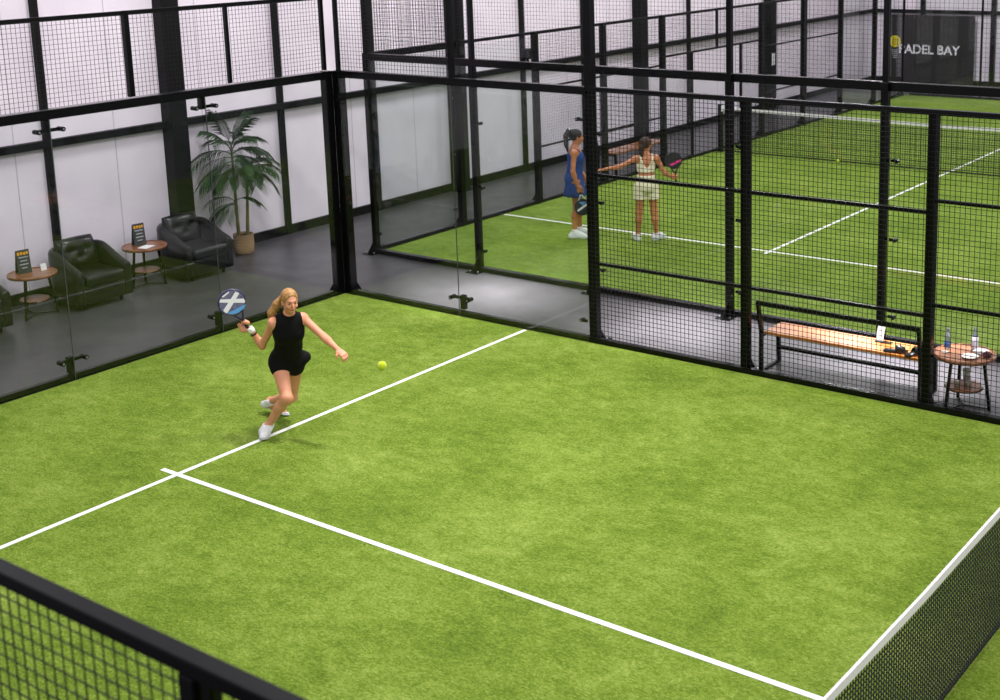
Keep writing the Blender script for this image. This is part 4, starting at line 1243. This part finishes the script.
for s in 'rl':
    limb_leg(B, J[s + 'hip'], J[s + 'knee'], J[s + 'ank'], A[0]); foot_field(B, J[s + 'ank'], J[s + 'toe'], J[s + 'heel'], Z); arm(B, J[s + 'sh'], J[s + 'elb'], J[s + 'wri'])
hd = unit(J['rwri'] - J['relb']); hand(B, J['rwri'], unit(hd + A[0] * 0.25), A[1], A[0], 0.95, 0.9)
hd2 = unit(J['lwri'] - J['lelb']); hand(B, J['lwri'], hd2, -A[1], A[0] * 0.5 + Z, 0.4, 0.7)
p2 = person('woman in blue dress with dark ponytail standing by the black post', B, M['skin_tan'], (0.775, 4.13, TURF)); face_parts(p2, J['head'], HA, brow='hair_dark')
G = Field(lo, hi, 0.007); torso(G, J, A, off=0.010, shoulders=False)
G.cut(J['chest'] + Z * 0.085, Z)
sk = lambda t: J['pelvis'] + Z * (0.08 - 0.32 * t)
obj('dress_top', G.mesh(), M['blue_cloth'], p2, smooth=True)
vs = []; fs = []; NS, NR = 48, 8
for j in range(NR + 1):
    t = j / NR; c = W(-0.012, 0, 1.0 - 0.34 * t); rx, ry = 0.115 + 0.065 * t, 0.150 + 0.055 * t
    for k in range(NS):
        a = 2 * PI * k / NS; w_ = 1 + 0.07 * t * math.cos(9 * a); vs.append(tuple(c + A[0] * rx * w_ * math.cos(a) + A[1] * ry * w_ * math.sin(a)))
for j in range(NR):
    for k in range(NS): fs.append((j * NS + k, (j + 1) * NS + k, (j + 1) * NS + (k + 1) % NS, j * NS + (k + 1) % NS))
o = obj('dress_skirt', MB().add(vs, fs), M['blue_cloth'], p2, smooth=True); s_ = o.modifiers.new('t', 'SOLIDIFY'); s_.thickness = 0.004
for sg in (-1, 1):
    obj('shoulder_strap', MB().tube([tuple(W(.095, sg * .07, 1.31)), tuple(W(.06, sg * .10, 1.375)), tuple(W(.0, sg * .105, 1.40)), tuple(W(-.06, sg * .09, 1.37)), tuple(W(-.085, sg * .06, 1.30))], 0.009, 6), M['blue_cloth'], p2, smooth=True)
hc = J['head']; f_, l, u = HA; Hf = Field(hc - 0.4, hc + 0.25, 0.007)
Hf.ell(hc - f_ * 0.018 + u * 0.032, HA, V(.104, .084, .096), 0.01); Hf.ell(hc + f_ * 0.118 - u * 0.035, HA, V(.085, .11, .10), 0.012, sub=True); Hf.ell(hc - u * 0.14 + f_ * 0.03, HA, V(.10, .12, .085), 0.012, sub=True)
Hf.chain([hc - f_ * 0.08 + u * 0.09, hc - f_ * 0.125 + u * 0.105, hc - f_ * 0.165 + u * 0.03, hc - f_ * 0.165 - u * 0.10, hc - f_ * 0.14 - u * 0.22], [0.03, 0.032, 0.04, 0.036, 0.014], 0.02)
hr = obj('hair', Hf.mesh(), M['hair_dark'], p2, smooth=True)
obj('hair_tie', MB().tube([tuple(hc - f_ * 0.105 + u * 0.112), tuple(hc - f_ * 0.12 + u * 0.112)], 0.031, 14), M['white_print'], hr)
for s in 'rl': shoe(p2, J[s + 'ank'], J[s + 'toe'], J[s + 'heel'], Z); sock(p2, J[s + 'ank'], J[s + 'knee'])
gc = J['rwri'] + unit(hd + A[0] * 0.25) * 0.082 + A[1] * 0.026
rd = unit(A[0] * 0.12 - Z * 0.99)
racket('dark padel racket with pale throat hanging from the hand of the woman in blue', gc + rd * 0.39, gc - rd * 0.065, -A[1] * 0.9 + A[0] * 0.3, 'pale')

# --- the woman in cream, seen from behind with both arms spread
W, A = frame((1.83, 4.50), (-.66, .75))
J = dict(pelvis=W(-.01, 0, .87), waist=W(0, 0, 1.01), chest=W(.015, 0, 1.165), neck=W(0.0, 0, 1.325), head=W(.03, -.005, 1.465), rsh=W(-.005, -.16, 1.262), lsh=W(-.005, .16, 1.262),
         relb=W(-.03, -.27, 1.045), rwri=W(.0, -.375, .965), lelb=W(-.02, .40, 1.155), lwri=W(.02, .62, 1.12), rhip=W(0, -.085, .82), lhip=W(0, .085, .82), rknee=W(.01, -.115, .44), lknee=W(.01, .115, .44),
         rank=W(-.01, -.14, .095), lank=W(-.03, .145, .095), rtoe=W(.105, -.285, .004), rheel=W(-.045, -.11, .004), ltoe=W(.20, .175, .004), lheel=W(-.035, .145, .004))
HA = head_axes(A[0] * 0.8 - A[1] * 0.75 - Z * 0.1, Z)
lo, hi = bounds(*J.values()); B = Field(lo, hi, 0.0065)
torso(B, J, A, sc=0.96); head(B, J['head'], HA, 0.96); B.cone(J['neck'] - Z * 0.03, J['head'] - Z * 0.07 - HA[0] * 0.012, 0.05, 0.046, 0.03)
for s in 'rl':
    limb_leg(B, J[s + 'hip'], J[s + 'knee'], J[s + 'ank'], A[0], sc=0.95); foot_field(B, J[s + 'ank'], J[s + 'toe'], J[s + 'heel'], Z); arm(B, J[s + 'sh'], J[s + 'elb'], J[s + 'wri'], sc=0.93)
rd = unit(Z * 0.97 + A[1] * 0.10 + A[0] * 0.05)
hd = unit(-A[1] * 0.9 - Z * 0.15 + A[0] * 0.1); hand(B, J['rwri'], hd, A[0], unit(Z - hd * hd[2]), 1.15, 0.9, 0.92)
hd2 = unit(J['lwri'] - J['lelb']); hand(B, J['lwri'], hd2, -Z, A[0], 0.35, 0.6, 0.92)
p3 = person('woman in cream sports top and shorts seen from behind with arms spread', B, M['skin_tan'], (1.83, 4.50, TURF)); face_parts(p3, J['head'], HA, 0.96, brow='hair_dark')
G = Field(lo, hi, 0.007); torso(G, J, A, off=0.010, sc=0.96, shoulders=False); G.cut(J['waist'] + Z * 0.055, -Z); G.cut(J['chest'] + Z * 0.095, Z); G.ell(W(-.095, 0, 1.262), A, (.10, .056, .125), 0.012, sub=True); G.ell(W(.095, 0, 1.30), A, (.10, .075, .09), 0.012, sub=True)
tp = obj('sports_top', G.mesh(), M['cream_cloth'], p3, smooth=True)
for sg in (-1, 1):
    obj('shoulder_strap', MB().tube([tuple(W(.10, sg * .085, 1.20)), tuple(W(.065, sg * .092, 1.285)), tuple(W(.0, sg * .092, 1.322)), tuple(W(-.06, sg * .088, 1.285)), tuple(W(-.09, sg * .085, 1.20))], 0.015, 8), M['cream_cloth'], tp, smooth=True)
G = Field(lo, hi, 0.007); torso(G, J, A, off=0.010, sc=0.96, shoulders=False)
for s in 'rl': G.cone(J[s + 'hip'], J[s + 'hip'] + (J[s + 'knee'] - J[s + 'hip']) * 0.55, 0.098, 0.096, 0.03, 0.008)
G.cut(J['waist'] + Z * 0.005, Z); G.cut(W(0, 0, .645), -Z)
obj('shorts', G.mesh(), M['cream_cloth'], p3, smooth=True)
hc = J['head']; f_, l, u = HA; Hf = Field(hc - 0.4, hc + 0.25, 0.007)
Hf.ell(hc - f_ * 0.018 + u * 0.032, HA, V(.100, .082, .094), 0.01); Hf.ell(hc + f_ * 0.115 - u * 0.035, HA, V(.085, .11, .10), 0.012, sub=True); Hf.ell(hc - u * 0.14 + f_ * 0.03, HA, V(.10, .12, .085), 0.012, sub=True)
tb_ = hc - f_ * 0.11 - u * 0.02
Hf.chain([tb_ + f_ * 0.03, tb_, tb_ - u * 0.09 - f_ * 0.015, tb_ - u * 0.15], [0.034, 0.036, 0.034, 0.014], 0.02)
hr = obj('hair', Hf.mesh(), M['hair_brown'], p3, smooth=True)
obj('hair_tie', MB().tube([tuple(tb_ + f_ * 0.02), tuple(tb_ + f_ * 0.002)], 0.037, 14), M['hair_dark'], hr)
for s in 'rl': shoe(p3, J[s + 'ank'], J[s + 'toe'], J[s + 'heel'], Z)
gc = J['rwri'] + hd * 0.080 + A[0] * 0.026
racket('black padel racket with a pink stripe held by the woman in cream', gc + rd * 0.385, gc - rd * 0.07, -A[0] + A[1] * 0.1, 'pink')

# ------------------------------------------------------------------ camera and light
cam = bpy.data.cameras.new('camera'); co = bpy.data.objects.new('camera', cam); C.objects.link(co)
px, py, pz = 12.63627, -11.83675, 4.77748
yaw, pitch, roll = 2.19601710, -0.196774445, -0.0224191860
fw = Vector((math.cos(pitch) * math.cos(yaw), math.cos(pitch) * math.sin(yaw), math.sin(pitch)))
rt = Vector((math.sin(yaw), -math.cos(yaw), 0)); up = rt.cross(fw)
r2 = rt * math.cos(roll) + up * math.sin(roll); u2 = -rt * math.sin(roll) + up * math.cos(roll)
mw = Matrix((r2, u2, -fw)).transposed().to_4x4(); mw.translation = (px, py, pz)
co.matrix_world = mw
cam.sensor_fit = 'HORIZONTAL'; cam.sensor_width = 36.0; cam.lens = 36.0 * 1325.795 / 1000
cam.shift_x = -(593.215 - 500) / 1000; cam.shift_y = (185.671 - 350) / 1000
cam.clip_start = 0.1; cam.clip_end = 200
cam.dof.use_dof = True; cam.dof.focus_distance = 13.3; cam.dof.aperture_fstop = 3.2
S = bpy.context.scene; S.camera = co


def area(name, loc, size, power, col=(1, 0.98, 0.96)):
    l = bpy.data.lights.new(name, 'AREA'); l.shape = 'RECTANGLE'; l.size, l.size_y = size; l.energy = power; l.color = col
    o = bpy.data.objects.new(name, l); C.objects.link(o); o.location = loc; return o


for x, y, e in ((-0.4, -0.6, 190), (5.2, -2.4, 520), (1.0, -7.2, 110), (8.5, -7.2, 150), (12.0, -2.4, 160), (16, -5, 300)):
    area('hall_lamp', (x, y, 7.4), (1.6, 0.5), e, (1, 0.965, 0.97))
for x in (-0.5, 8.0):
    for y in (5.5, 12.0, 19.3): area('hall_lamp', (x - (0.9 if y > 15 else 0), y, 7.4), (1.6, 0.5), 260, (1, 0.965, 0.97))
for x in (1.6, 4.6, 7.4, 10.2):
    area('walkway_lamp', (x, 1.0, 6.0), (1.2, 0.2), 75, (1, 0.965, 0.97)).data.spread = math.radians(24)
w = bpy.data.worlds.new('hall ambient'); S.world = w; w.use_nodes = True
bg = w.node_tree.nodes['Background']; bg.inputs['Color'].default_value = (0.93, 0.93, 1.0, 1); bg.inputs['Strength'].default_value = 0.55

S.view_settings.view_transform = 'Standard'; S.view_settings.look = 'None'; S.view_settings.gamma = 1.0
S.view_settings.use_curve_mapping = False; S.view_settings.exposure = 0.0
S.cycles.use_denoising = True
S.cycles.max_bounces = 10; S.cycles.transparent_max_bounces = 40
